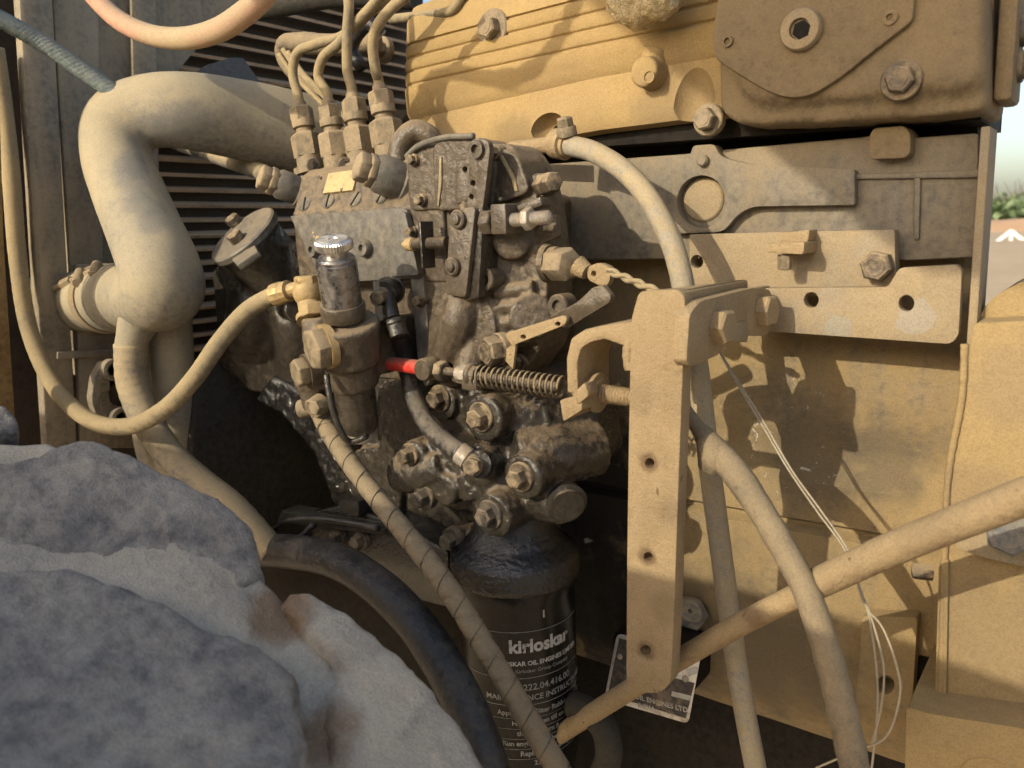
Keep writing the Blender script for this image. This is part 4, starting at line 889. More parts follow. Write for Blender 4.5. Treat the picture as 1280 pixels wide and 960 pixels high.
for dx, dy in ((0, 0), (6, 3), (-5, 6)):
    MB().tube([P(354 + dx, 62 + dy, 0.54), P(372 + dx, 88 + dy, 0.54), P(392 + dx, 108 + dy, 0.54), P(412 + dx, 128 + dy, 0.54), P(428 + dx, 150 + dy, 0.54)], 0.0028, seg=8).build('loose_wire', 'hose_tan', hn, angle=180)
o = MB().tube([P(330, 12, 0.60), P(420, -4, 0.60), P(520, -2, 0.62)], 0.011, seg=16).build('cross_pipe', 'dark_panel'); tag(o, 'dark pipe crossing behind the fuel pipes at the top edge', 'pipe')

# ================================================================== hand primer feed pump
YF = 0.405
fp = thing('feed_pump', P(440, 550, YF), 'hand primer fuel feed pump with silver knob and dark sediment bowl', 'feed pump')
k0, k1 = P(419, 318, YF - 102 * 0.00016), P(449, 530, YF + 110 * 0.00016)
dn = (k1 - k0).normalized(); upv = -dn
def on(py): return P(419 + (449 - 419) * (py - 318) / (530 - 318), py, YF + (py - 420) * 0.00016)
def ss(py): return S(430, py, YF)
def knurl(o_, ax, r, h, n=48):
    uu, ww = perp(ax); rings = []
    for hh, rs in ((0, 0.93), (h * 0.18, 1.0), (h * 0.8, 1.0), (h, 0.93)):
        rings.append([o_ + ax * hh + (uu * math.cos(2 * math.pi * k / n) + ww * math.sin(2 * math.pi * k / n)) * r * (rs if k % 2 else rs * 0.955) for k in range(n)])
    return rings
kb = MB(); kb.rings(knurl(on(311), upv, 0.0138, 0.0068, 84)); kb.lathe(on(311) + upv * 0.0067, upv, [(0.0124, 0), (0.0105, 0.0012), (0.0035, 0.0010), (0.0028, 0.0)], 32)
kb.lathe(on(326), upv, [(0.0090, 0), (0.0088, 0.006), (0.0105, 0.010)], 26)
kb.build('primer_knob', 'zinc', fp, angle=30)
br = MB(); br.lathe(on(385), upv, [(0.0148, 0), (0.0148, 0.036), (0.0140, 0.0365), (0.0140, 0.0385), (0.0126, 0.040), (0.008, 0.040)], 34); br.build('primer_barrel', 'steel', fp)
cr = MB(); cr.lathe(on(397), upv, [(0.0162, 0), (0.0167, 0.001), (0.0167, 0.011), (0.0160, 0.012), (0.0148, 0.012)], 34); cr.lathe(on(404), upv, [(0.0125, -0.006), (0.0125, 0.006)], 26); cr.build('collar', 'pump_metal', fp)
bd = MB(); bd.lathe(on(452), upv, [(0.021, 0), (0.0245, 0.002), (0.0255, 0.020), (0.0262, 0.032), (0.0250, 0.034)], 34); bd.lathe(on(482), upv, [(0.0180, 0), (0.0200, 0.003), (0.0205, 0.022)], 30)
bd.tube([P(398, 398, YF - 0.012), P(400, 430, YF - 0.014)], 0.013, smooth=False); bd.tube([P(378, 480, YF), P(425, 470, YF + 0.01)], 0.012, smooth=False); bd.tube([P(388, 468, YF + 0.002), P(392, 512, YF + 0.002)], 0.0095, smooth=False)
bd.slab(rounded([(440, 400), (470, 398), (474, 470), (440, 470)], 6), YF + 0.02, 0.05)
bd.cast('pump_body', 'pump_metal', fp, voxel=0.0018, smooth=5, amp=0.0004, nscale=180)
pa = (Vector((-0.30, -0.94, -0.12))).normalized()
h1 = P(404, 434, YF - 0.022); m = MB(); m.lathe(h1 - pa * 0.006, pa, [(0.0168, 0), (0.0168, 0.006)], 28); m.build('brass_washer', 'brass', fp)
MB().hexa(h1, pa, 0.0285, 0.010, 0.1, 0.12).build('hex_plug', 'nut_tan', fp, bevel=0.0006)
h2 = P(382, 464, YF - 0.012); MB().lathe(h2 - pa * 0.012, pa, [(0.0135, 0), (0.0135, 0.012)], 26).build('plug_collar', 'pump_metal', fp); MB().hexa(h2, pa, 0.0205, 0.009, 0.4, 0.12).build('hex_plug', 'nut_tan', fp, bevel=0.0006)
bw = MB(); bw.lathe(on(537), upv, [(0.010, 0), (0.0152, 0.003), (0.0162, 0.010), (0.0162, 0.046)], 34); bw.build('sediment_bowl', 'bowl', fp)
bc = MB(); bc.lathe(on(545), upv, [(0.008, -0.002), (0.0130, 0.0), (0.0140, 0.003), (0.0130, 0.0065), (0.011, 0.007)], 30); bc.build('bowl_cap', 'bright_steel', fp)
MB().tube([P(408, 468, YF - 0.02), P(411, 490, YF - 0.022), P(418, 520, YF - 0.022), P(430, 546, YF - 0.018), P(440, 552, YF - 0.012), P(455, 547, YF - 0.008), P(458, 545, YF)], 0.0024, seg=10, n=8).build('bail_wire', 'oily_metal', fp, angle=180)
# brass inlet banjo on top left
bj = MB(); bj.ball(P(386, 365, YF), 0.0125, 12); bj.lathe(P(391, 400, YF - 0.006), (P(386, 372, YF) - P(391, 400, YF - 0.006)), [(0.0125, 0), (0.0125, 0.004), (0.0095, 0.005), (0.0095, 0.024)], 22); bj.build('inlet_banjo', 'brass', fp, angle=40)
ib = MB(); ib.hexa(P(385.5, 358, YF), (P(384, 340, YF) - P(386, 358, YF)), 0.0185, 0.0085, 0.2, 0.12); ib.build('banjo_bolt', 'brass', fp, bevel=0.0006)
ih = MB(); ih.hexa(P(392, 396, YF - 0.008), (P(390, 380, YF - 0.006) - P(392, 396, YF - 0.008)), 0.0185, 0.010, 0.5); ih.build('union_hex', 'brass', fp, bevel=0.0006)
ic = MB(); ic.bcyl(P(362, 384, YF + 0.03), P(374, 386, YF + 0.01), 0.0115, 0.001, 20); ic.build('side_union', 'oily_metal', fp)
# outlet at the bottom left and the taped hose
oc = MB(); oc.bcyl(P(374, 512, YF - 0.004), P(392, 508, YF + 0.002), 0.0078, 0.0012, 18); oc.bcyl(P(390, 512, YF - 0.012), P(404, 502, YF), 0.0082, 0.001, 18); oc.build('outlet_union', 'nut_tan', fp)
MB().hexa(P(399, 508, YF - 0.012), NY, 0.011, 0.006).build('outlet_nut', 'nut_tan', fp)
MB().slab([(466, 352), (470, 352), (476, 400), (470, 404)], YF + 0.02, 0.003).build('cotter', 'bright_steel', fp)

wh = thing('taped_hose', P(560, 760, 0.40), 'tan taped hose slanting down across the oil filter from the feed pump', 'hose')
wp = [P(396, 508, 0.408), P(412, 540, 0.404), P(440, 582, 0.398), P(480, 634, 0.392), P(526, 690, 0.388), P(566, 744, 0.384), P(608, 812, 0.382), P(650, 882, 0.380), P(712, 985, 0.378)]
def wrap(i, k, p):
    t = (i / 13.0 + 0.35 * noise.noise(Vector((i // 13, 0, 5))) + k / 20.0) % 1.0
    return (0.035 * t if t > 0.085 else -0.085) + 0.03 * noise.noise(p * 130)
MB().tube(wp, [0.0074, 0.0076, 0.0076, 0.0076, 0.0077, 0.0078, 0.0078, 0.0078, 0.0078], seg=20, n=34, mod=wrap).build('hose_body', 'hose_wrap', wh, angle=40)
cpth = catmull(wp, 40); tl = [0.0]
for i in range(1, len(cpth)): tl.append(tl[-1] + (cpth[i] - cpth[i - 1]).length)
hx_ = []; u_ = perp(cpth[1] - cpth[0])[0]
for i in range(1, len(cpth) - 1):
    t_ = (cpth[i + 1] - cpth[i - 1]).normalized(); u_ = (u_ - t_ * u_.dot(t_)).normalized(); w_ = t_.cross(u_)
    for k in range(3):
        f_ = k / 3.0; q_ = cpth[i].lerp(cpth[i + 1], f_); an = 2 * math.pi * (tl[i] + f_ * (tl[i + 1] - tl[i])) / 0.021
        hx_.append(q_ + (u_ * math.cos(an) + w_ * math.sin(an)) * 0.0079)
MB().tube(hx_, 0.0004, seg=6, smooth=False).build('tape_edge', 'dark_wire', wh, angle=180)

# ================================================================== oily rubber hose from the pump to the filter head
oh = thing('oily_hose', P(540, 560, 0.42), 'short oily black hose curving from the pump down to the filter head', 'hose')
MB().tube([P(495, 405, 0.430), P(502, 430, 0.446), P(509, 460, 0.452), P(517, 496, 0.448), P(532, 528, 0.438), P(556, 552, 0.428), P(578, 568, 0.420)], 0.0072, seg=20, n=14).build('hose_body', 'hose_oily', oh, angle=180)
MB().tube([P(488, 388, 0.432), P(491, 398, 0.431)], [0.0058, 0.006], smooth=False).build('pipe_end', 'oily_metal', oh)
MB().lathe(P(493, 400, 0.4305), P(498, 418, 0.429) - P(493, 400, 0.4305), [(0.0078, 0), (0.0085, 0.001), (0.0085, 0.004), (0.0075, 0.005), (0.0080, 0.011), (0.0080, 0.014)], 18).build('crimp_sleeve', 'oily_metal', oh)
MB().lathe(P(574, 565, 0.4195), P(592, 578, 0.422) - P(574, 565, 0.4195), [(0.0078, 0), (0.0082, 0.001), (0.0080, 0.008), (0.0062, 0.009), (0.0060, 0.018)], 18).build('crimp_sleeve', 'bright_steel', oh)
b0 = P(484, 366, 0.438)
m = MB(); m.lathe(P(490, 362, 0.45), P(478, 368, 0.43) - P(490, 362, 0.45), [(0.011, 0), (0.0115, 0.002), (0.010, 0.003), (0.010, 0.007), (0.0115, 0.008), (0.0115, 0.012), (0.009, 0.018)], 22); m.tube([P(484, 368, 0.436), P(489, 392, 0.432)], 0.0062, smooth=False); m.build('pump_banjo', 'oily_metal', oh)
bolt(oh, P(476, 370, 0.430), af=0.0105, h=0.007, axis=P(476, 370, 0.428) - P(490, 362, 0.45), washer=1.1, mat='bolt')
m = MB(); m.lathe(P(604, 578, 0.44), P(596, 581, 0.42) - P(604, 578, 0.44), [(0.012, 0), (0.0105, 0.008), (0.0095, 0.016), (0.0100, 0.021)], 22); m.build('filter_banjo', 'oily_metal', oh)
bolt(oh, P(592, 583, 0.418), af=0.0115, h=0.007, axis=P(596, 581, 0.42) - P(606, 577, 0.445), washer=1.15, mat='bolt', spin=0.2)

# ================================================================== throttle link rod with spring and red cap
rod = thing('link_rod', P(640, 500, 0.41), 'spring loaded link rod with a red capped end below the governor', 'link rod')
YRD = 0.438
def RP(px, dy=0): 
    y = 453 + (px - 480) * (497 - 453) / (790 - 480); return P(px, y + dy, YRD)
a = RP(480); u = (RP(790) - a).normalized()
def seg_(x0, x1): return (RP(x1) - RP(x0)).length
MB().cyl(RP(520), RP(700), 0.0032, 14).build('rod', 'pump_metal', rod)
cap = MB(); L = seg_(470, 526); cap.lathe(RP(470), u, [(0.0022, 0), (0.0045, 0.0015), (0.0052, 0.006), (0.0055, L * 0.5), (0.0058, L)], 20); cap.build('red_cap', 'red_plastic', rod)
kn = MB(); kn.lathe(RP(536) + Vector((0, 0.008, 0)), NY, [(0.0084, 0), (0.0088, 0.001), (0.0088, 0.014), (0.0076, 0.016), (0.0, 0.0165)], 26); kn.build('clevis_pin', 'pump_metal', rod)
n1 = MB(); n1.hexa(RP(548), u, 0.0135, 0.007, 0.2); n1.build('lock_nut', 'bolt', rod, bevel=0.0005)
n2 = MB(); n2.lathe(RP(572), u, [(0.0052, 0), (0.0058, 0.001), (0.0058, 0.004), (0.0042, 0.005)], 16); n2.hexa(RP(577), u, 0.0118, 0.008, 0.5); n2.build('adjusting_nut', 'bright_steel', rod, bevel=0.0004)
cu = MB(); cu.lathe(RP(586), u, [(0.0072, 0), (0.0082, 0.001), (0.0082, 0.004), (0.0068, 0.005), (0.0068, 0.009)], 20); cu.box(RP(592) + Vector((0, 0, -0.006)), 0.014, 0.012, 0.008); cu.build('spring_cup', 'pump_metal', rod, bevel=0.0006)
sp = []; turns = 16; L = seg_(596, 704); uu, ww = perp(u); s0 = RP(596)
for k in range(turns * 16 + 1):
    t = k / (turns * 16); an = 2 * math.pi * turns * t; sp.append(s0 + u * L * t + (uu * math.cos(an) + ww * math.sin(an)) * 0.0074)
MB().tube(sp, 0.00095, seg=7, smooth=False).build('spring', 'bolt', rod, angle=180)
th = [(0.0052, 0)] + [(0.0062 if k % 2 else 0.0054, 0.0011 * k) for k in range(1, int(seg_(720, 800) / 0.0011))]
MB().lathe(RP(720), u, th, 18).build('thread', 'tan_steel', rod)
for x_, sc in ((724, 0.8), (737, 1.0)):
    MB().hexa(RP(x_), u, 0.020 * sc, 0.009, 0.3, 0.18).build('nut', 'tan_steel', rod, bevel=0.001)
MB().lathe(RP(745.5), u, [(0.013, 0), (0.013, 0.0025), (0.011, 0.003)], 24).build('washer', 'tan_steel', rod)
# ================================================================== oil filter head casting
fhd = thing('filter_head', P(640, 730, 0.47), 'oily cast filter head with many hex bolts above the black filter', 'filter head')
m = MB()
def cy(px, py, y0, y1, r): m.cyl(P(px, py, y0), P(px, py, y0) + Vector((0, y1 - y0, 0)), r)
m.slab(rounded([(520, 470), (600, 470), (680, 500), (700, 600), (640, 640), (560, 640), (470, 560), (470, 480)], 20), 0.468, 0.10)
cy(603, 523, 0.436, 0.53, 0.0175); cy(652, 597, 0.432, 0.52, 0.0165); cy(597, 582, 0.436, 0.52, 0.0155); cy(550, 502, 0.462, 0.53, 0.0155)
m.tube([P(606, 520, 0.452), P(660, 520, 0.478), P(735, 522, 0.520)], [0.020, 0.024, 0.022]); m.tube([P(640, 570, 0.45), P(690, 568, 0.475), P(745, 560, 0.51)], [0.020, 0.024, 0.022])
m.tube([P(590, 490, 0.47), P(640, 488, 0.485), P(720, 505, 0.52)], [0.014, 0.018, 0.016])
m.slab(rounded([(492, 566), (512, 552), (560, 548), (580, 566), (578, 600), (560, 614), (505, 606), (488, 590)], 14), 0.440, 0.05)       # left lobe plate
m.tube([P(500, 594, 0.444), P(530, 590, 0.444), P(560, 582, 0.446)], [0.0155, 0.0155, 0.0155])
cy(515, 570, 0.432, 0.50, 0.0125); cy(553, 613, 0.434, 0.50, 0.0125)
nk0, nk1 = P(632, 585, 0.468), P(643, 690, 0.468)
m.tube([nk0, P(638, 648, 0.468)], [0.030, 0.0285], smooth=False)
m.tube([P(660, 610, 0.468), P(690, 622, 0.462), P(706, 628, 0.458)], [0.022, 0.019, 0.0165]); cy(615, 645, 0.425, 0.47, 0.0165); m.tube([P(590, 590, 0.45), P(600, 620, 0.45)], 0.014)
m.tube([P(566, 676, 0.455), P(600, 668, 0.46)], 0.011, smooth=False)
m.slab(rounded([(418, 575), (452, 560), (500, 560), (500, 650), (420, 612)], 8), 0.468, 0.06)
m.slab(rounded([(452, 470), (540, 460), (560, 600), (600, 640), (590, 690), (500, 668), (450, 600)], 10), 0.476, 0.06)
m.cast('head_casting', 'oily_metal', fhd, voxel=0.0017, smooth=4, amp=0.0006, nscale=190)
for (x, y, Y, w, mt) in ((550, 498, 0.462, 20, 'bolt'), (602, 521, 0.436, 22, 'bolt'), (513, 568, 0.432, 17, 'bolt'), (652, 596, 0.432, 22, 'bolt'), (613, 643, 0.425, 22, 'bolt_dark'), (531, 621, 0.436, 19, 'bolt_dark'), (566, 674, 0.444, 18, 'bolt_dark')):
    bpx(fhd, x, y, Y, w, h=0.008, washer=1.6, mat=mt)
MB().lathe(P(561, 617, 0.442), NY, [(0.0095, -0.01), (0.0095, 0.002), (0.008, 0.003), (0.0055, 0.002), (0.005, -0.003)], 22).build('socket_bolt', 'oily_metal', fhd)
rp = P(707, 628, 0.456); MB().lathe(rp, Vector((0.75, -0.62, -0.2)), [(0.0150, -0.004), (0.0155, 0.002), (0.0125, 0.0035), (0.0120, 0.006), (0.0, 0.0065)], 26).build('port_plug', 'oily_metal', fhd)
for (x, y) in ((605, 545), (556, 570), (600, 612)):
    MB().lathe(P(x, y, 0.445), NY, [(0.0085, -0.012), (0.0085, 0.002), (0.0062, 0.003), (0.0055, -0.002)], 20).build('cast_eye', 'oily_metal', fhd)
# ------------------------------------------------------------------ filter
FA = P(644, 705, 0.468); FB = P(650, 960, 0.468)
fax = Vector((0.0, 0.0, -1.0)); FB = FA + fax * 0.2
ftop = MB(); ftop.lathe(FA - fax * 0.012, fax, [(0.0275, -0.046), (0.0285, -0.032), (0.0315, -0.020), (0.0375, -0.011), (0.0455, -0.005), (0.0500, -0.001), (0.0508, 0.006), (0.0508, 0.015), (0.0490, 0.018), (0.0470, 0.019)], 56)
ftop.cast('filter_skirt', 'oil_black', fhd, voxel=0.0014, smooth=2, amp=0.0005, nscale=300)
flt = thing('oil_filter', FA + fax * 0.19, 'black spin on oil filter with white printed lettering', 'oil filter')
FR = 0.0462
c_ = MB(); c_.lathe(FA + fax * 0.002, fax, [(0.046, 0), (0.0478, 0.002), (0.0478, 0.010), (FR, 0.013), (FR, 0.150), (0.043, 0.168), (0.030, 0.178), (0.0, 0.180)], 64); c_.build('can', 'filter_black', flt)
# printing wrapped round the can
def toward(px, py):
    r_ = ray(px, py); return r_
base_dir = (O - FA); base_dir.z = 0; base_dir.normalize()
side = Vector((0, 0, 1)).cross(base_dir).normalized()           # to the right as we look at it
def wrap_text(s, size, depth_down, ang, name, mat, bold=0.0, space=1.0):
    vs, fs = text_mesh(s, size, 0.00012, bold, space)
    out = []
    for v in vs:
        t = ang + v.x / FR
        d_ = base_dir * math.cos(t) + side * math.sin(t)
        out.append(FA + fax * (depth_down - v.y) + d_ * (FR + 0.00022 + v.z))
    return MB().add(out, fs).build(name, mat, flt, angle=180)
def ring_line(depth, name, mat='print_grey', w=0.0005, a0=-1.1, a1=1.25):
    n_ = 40; q0 = []; q1 = []
    for k in range(n_ + 1):
        t = a0 + (a1 - a0) * k / n_; d_ = base_dir * math.cos(t) + side * math.sin(t)
        q0.append(FA + fax * depth + d_ * (FR + 0.0002)); q1.append(FA + fax * (depth + w) + d_ * (FR + 0.0002))
    return MB().add(q0 + q1, [(k, k + 1, n_ + 2 + k, n_ + 1 + k) for k in range(n_)]).build(name, mat, flt, angle=180)
A0 = 0.385
wrap_text('I', 0.008, 0.022, A0 + 0.05, 'printed_mark', 'print_white', 0.0002)
ring_line(0.0335, 'printed_line'); 
wrap_text('kirloskar', 0.0142, 0.0455, A0, 'printed_name', 'print_white', 0.0005)
wrap_text('KIRLOSKAR OIL ENGINES LIMITED', 0.0050, 0.0590, A0 - 0.02, 'printed_line_of_text', 'print_white', 0.00012)
wrap_text('A Kirloskar Group Company', 0.0042, 0.0650, A0, 'printed_line_of_text', 'print_grey', 0.0)
ring_line(0.0705, 'printed_line')
wrap_text('TMS.222.04.416.00', 0.0074, 0.0785, A0 - 0.05, 'printed_line_of_text', 'print_grey', 0.0001)
wrap_text('MAINTENANCE INSTRUCTIONS', 0.0064, 0.0870, A0 + 0.02, 'printed_line_of_text', 'print_grey', 0.0001)
ring_line(0.0925, 'printed_line')
for k, s_ in enumerate(['Apply oil on Filter Rubber Gasket', 'Hand tighten till contact', 'then 3/4 turn further', 'Run engine and check for leaks', 'Replace after every', '250 hours']):
    wrap_text(s_, 0.0056, 0.0990 + 0.0085 * k, A0 + 0.05, 'printed_line_of_text', 'print_grey', 0.0001)
for k in range(5): ring_line(0.1035 + 0.0085 * k, 'printed_line', w=0.0003)

# ------------------------------------------------------------------ maker plate behind the bracket
YT = 0.555
tp = thing('maker_plate', P(815, 900, YT), 'riveted silver maker plate half hidden behind the bracket foot', 'plate')
MB().slab(rounded([(771, 792), (876, 818), (860, 905), (755, 874)], [7, 7, 7, 7]), YT, 0.0015).build('plate', 'tag_plate', tp, bevel=0.0005)
MB().slab([(774, 798), (792, 803), (783, 874), (760, 867)], YT - 0.0005, 0.0004).build('dark_print', 'tag_ink', tp)
MB().slab([(795, 836), (868, 854), (857, 898), (785, 876)], YT - 0.0005, 0.0004).build('dark_print', 'tag_ink', tp)
for q in ((775, 820), (857, 848), (823, 878)):
    MB().lathe(P(q[0], q[1], YT), NY, [(0.0028, 0), (0.0026, 0.0012), (0.0014, 0.0022), (0.0, 0.0025)], 16).build('rivet', 'bright_steel', tp)
def flat_text(s, size, px, py, dirpx, Y, name, mat, parent, bold=0):
    vs, fs = text_mesh(s, size, 0.0002, bold)
    c = P(px, py, Y); u = (P(px + dirpx[0], py + dirpx[1], Y) - c).normalized(); w = u.cross(Vector((0, 1, 0))).normalized(); w = w if w.z > 0 else -w
    return MB().add([c + u * v.x + w * v.y + NY * (v.z + 0.0003) for v in vs], fs).build(name, mat, parent, angle=180)
flat_text('OIL ENGINES LTD', 0.0062, 826, 879, (60, 16), YT - 0.0005, 'printed_text', 'print_white', tp, 0.0001)
flat_text('INDIA', 0.0062, 808, 884, (60, 16), YT - 0.0005, 'printed_text', 'print_white', tp, 0.0001)
MB().slab([(858, 836), (872, 834), (871, 842), (860, 846)], YT - 0.0009, 0.0003).build('print_bar', 'print_white', tp)
MB().slab([(840, 864), (864, 870), (863, 876), (839, 870)], YT - 0.0009, 0.0003).build('print_bar', 'print_white', tp)
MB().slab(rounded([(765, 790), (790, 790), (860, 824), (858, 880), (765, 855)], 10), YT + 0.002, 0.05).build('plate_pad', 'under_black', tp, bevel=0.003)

# ================================================================== upright bracket
YBR = 0.42
bk = thing('upright_bracket', P(812, 865, YBR), 'tall tan steel bracket bar with drilled holes in front of the engine', 'bracket')
hol = [ell(812, 579, 6, 6.5, 14), ell(810, 696, 6, 6, 14), ell(807, 813, 7, 6.5, 14)]
MB().slab(rounded([(799, 364), (848, 362), (856, 372), (853, 470), (848, 600), (842, 780), (838, 855), (825, 866), (795, 866), (783, 852), (784, 700), (786, 560), (789, 400)], [8, 6, 6, 4, 4, 4, 10, 12, 12, 10, 4, 4, 10], 5), YBR, 0.012, holes=hol).build('bar', 'tan_steel', bk, bevel=0.0016)
# fold over the top going back to the engine
Xb = P(853, 372, YBR).x
tp0, tp1 = P(800, 364, YBR), P(850, 362, YBR)
zf = tp0.z
fl_ = MB(); fl_.prism([Vector((tp0.x + 0.002, YBR + 0.002, zf)), Vector((Xb, YBR + 0.002, zf)), Vector((Xb, 0.522, zf)), Vector((tp0.x + 0.022, 0.522, zf))], Vector((0, 0, -0.007))); fl_.build('top_flange', 'tan_steel', bk, bevel=0.002)
fs2 = MB(); fs2.box((Xb - 0.0035, (YBR + 0.012 + 0.522) / 2, zf - 0.004), 0.006, 0.522 - YBR - 0.012, 0.008); fs2.build('flange_edge', 'tan_steel', bk, bevel=0.0015)
# U shaped arm at the left
ya, yb = YBR + 0.0012, YBR + 0.042
xl = P(706, 450, YBR).x; xr_ = P(790, 420, YBR).x; zt2 = P(745, 407, YBR).z; zb2 = P(712, 492, YBR).z; tk = 0.0085
def U2(x, z, y): return Vector((x, y, z))
prof_o = [(xr_ + 0.004, zt2 + 0.004), (xr_ - 0.022, zt2), (xl + 0.014, zt2 - 0.003), (xl + 0.004, zt2 - 0.009), (xl, zt2 - 0.022), (xl, zb2)]
prof_i = [(xl + tk, zb2), (xl + tk, zt2 - 0.024), (xl + tk + 0.003, zt2 - 0.015), (xl + 0.018, zt2 - 0.011), (xr_ - 0.02, zt2 - tk), (xr_ + 0.004, zt2 - tk - 0.006)]
MB().prism([Vector((x, ya, z)) for x, z in prof_o + prof_i], Vector((0, yb - ya, 0))).build('side_arm', 'tan_steel', bk, bevel=0.0018)
MB().slab(rounded([(700, 500), (726, 494), (728, 512), (704, 527)], 3), YBR - 0.004, 0.05).build('tab', 'tan_steel', bk, bevel=0.0014)
MB().slab(rounded([(716, 492), (731, 478), (736, 494), (722, 506)], 3), YBR - 0.005, 0.012).build('hook', 'tan_steel', bk, bevel=0.0012)
wl = MB(); wl.tube([P(790, 424, YBR + 0.004), P(786, 440, YBR + 0.004), P(789, 462, YBR + 0.004)], 0.004, seg=10); wl.build('weld_bead', 'tan_steel', bk, angle=180, rough=0.0006, rscale=300)
# lug plate with two bolts
lp = thing('lug_plate', P(900, 470, 0.50), 'thick tan lug plate with two large hex bolts between bracket and rail', 'plate')
XLp = Xb + 0.008
def LP_(px, py): return PXP(px, py, XLp)
MB().prism([LP_(*q) for q in rounded([(862, 392), (876, 376), (940, 360), (962, 361), (966, 372), (964, 410), (958, 420), (936, 420), (934, 400), (914, 404), (912, 426), (898, 444), (864, 459), (858, 452)], [8, 6, 6, 8, 5, 5, 4, 2, 2, 2, 4, 6, 4, 4])], Vector((-0.0085, 0, 0))).build('plate', 'tan_steel', lp, bevel=0.0016)
for q in ((896, 408), (951, 388)):
    bolt(lp, LP_(*q), af=0.0185, h=0.009, axis=Vector((1, -0.12, 0)), washer=0, mat='tan_steel', spin=0.52, dimple=False)
MB().prism([LP_(*q) for q in [(914, 404), (934, 400), (936, 420), (934, 428), (914, 428)]], Vector((-0.004, 0, 0))).build('spacer', 'rail_steel', lp, bevel=0.0008)
MB().box((Xb - 0.001, 0.537, P(930, 390, 0.52).z), 0.006, 0.04, 0.03).build('spacer', 'rail_steel', lp, bevel=0.001)

# ================================================================== hoses and pipe in front of the block
dh = thing('drain_hose', P(950, 960, 0.50), 'pale grey drain hose from the head clamp down behind the bracket', 'hose')
pth = [P(712, 182, 0.522), P(742, 190, 0.515), P(778, 212, 0.508), P(808, 244, 0.503), P(832, 286, 0.500), P(848, 330, 0.498), P(860, 390, 0.497), P(872, 460, 0.496), P(884, 560, 0.495), P(896, 650, 0.494), P(908, 740, 0.492), P(924, 850, 0.490), P(950, 990, 0.488)]
MB().tube(pth, [0.0076, 0.0075, 0.0074, 0.0074, 0.0075, 0.0076, 0.0076, 0.0074, 0.0074, 0.0074, 0.0074, 0.0074, 0.0074], seg=22, n=14).build('hose_body', 'hose_white', dh, angle=180)
MB().tube([P(640, 186, 0.535), P(690, 181, 0.528)], 0.0062, smooth=False).build('nipple', 'tan_steel', dh)
cpx = P(706, 181, 0.523); cu_ = (P(720, 184, 0.52) - P(690, 180, 0.527)).normalized()
hc_ = MB(); hc_.lathe(cpx - cu_ * 0.011, cu_, [(0.0086, 0), (0.0112, 0.0005), (0.0112, 0.012), (0.0088, 0.0125), (0.0088, 0.016)], 26); hcl = hc_.build('hose_clamp', 'tan_steel', dh)
bolt(hcl, P(708, 163, 0.518), af=0.0105, h=0.007, axis=PZ + NY * 0.3, washer=1.3, mat='nut_tan', name='clamp_screw')
MB().tube([P(700, 170, 0.519), P(716, 168, 0.519)], 0.0042, smooth=False).build('clamp_ear', 'tan_steel', hcl)

pp = thing('diagonal_pipe', P(720, 910, 0.45), 'long tan pipe running diagonally up to the right past the bracket foot', 'pipe')
MB().tube([P(688, 925, 0.462), P(770, 873, 0.458), P(845, 827, 0.453), P(930, 778, 0.448), P(1030, 728, 0.442)], [0.0072, 0.0072, 0.0070, 0.0070, 0.0070], seg=24, mod=lambda i, k, p: 0.02 * noise.noise(p * 80)).build('pipe_body', 'tan_steel', pp, angle=180)
slv = MB(); slv.tube([P(1014, 733, 0.443), P(1024, 728, 0.4425), P(1130, 680, 0.436), P(1290, 617, 0.425), P(1400, 572, 0.42)], [0.0078, 0.0088, 0.0088, 0.0088, 0.0088], seg=26, mod=lambda i, k, p: 0.03 * noise.noise(p * 60)); slv.build('sleeve', 'tan_steel', pp, angle=60)
bh = thing('corroded_hose', P(1060, 960, 0.44), 'flaky tan rubber hose in front of the diagonal pipe', 'hose')
pth = [P(852, 508, 0.462), P(872, 534, 0.458), P(892, 560, 0.452), P(920, 592, 0.447), P(950, 636, 0.443), P(982, 690, 0.438), P(1010, 745, 0.432), P(1032, 810, 0.428), P(1048, 870, 0.425), P(1062, 930, 0.424), P(1074, 990, 0.423)]
MB().tube(pth, [0.0045, 0.0050, 0.0082, 0.0088, 0.0078, 0.0078, 0.0076, 0.0078, 0.0082, 0.0082, 0.0084], seg=22, n=16, mod=lambda i, k, p: 0.06 * noise.noise(p * 90) + 0.05 * noise.noise(p * 240)).build('hose_body', 'hose_wrap', bh, angle=180)
MB().tube([P(882, 546, 0.452), P(893, 570, 0.450), P(890, 584, 0.451)], [0.0072, 0.0105, 0.0085], seg=18, mod=lambda i, k, p: 0.08 * noise.noise(p * 200)).build('torn_end', 'hose_wrap', bh, angle=180)
# thin wires
WR = [[(898, 438, 0.52), (922, 480, 0.51), (952, 530, 0.50), (985, 586, 0.49), (1022, 640, 0.485), (1058, 690, 0.482), (1076, 742, 0.482), (1086, 770, 0.48), (1096, 840, 0.478), (1096, 900, 0.476), (1086, 990, 0.474)],
      [(900, 440, 0.521), (926, 482, 0.511), (955, 528, 0.501), (990, 588, 0.491), (1026, 638, 0.486), (1060, 688, 0.483), (1077, 742, 0.483), (1088, 768, 0.48), (1104, 830, 0.478), (1102, 880, 0.476), (1090, 930, 0.475)],
      [(1084, 762, 0.481), (1104, 786, 0.478), (1120, 830, 0.474), (1125, 868, 0.472), (1108, 920, 0.472), (1070, 938, 0.473), (1020, 960, 0.475)]]
wl_ = ['pale thin wire running beside the drain hose and hanging straight', 'second pale wire twisted along the first, ending behind the housing flange', 'pale wire bowing out to the right in a loose loop']
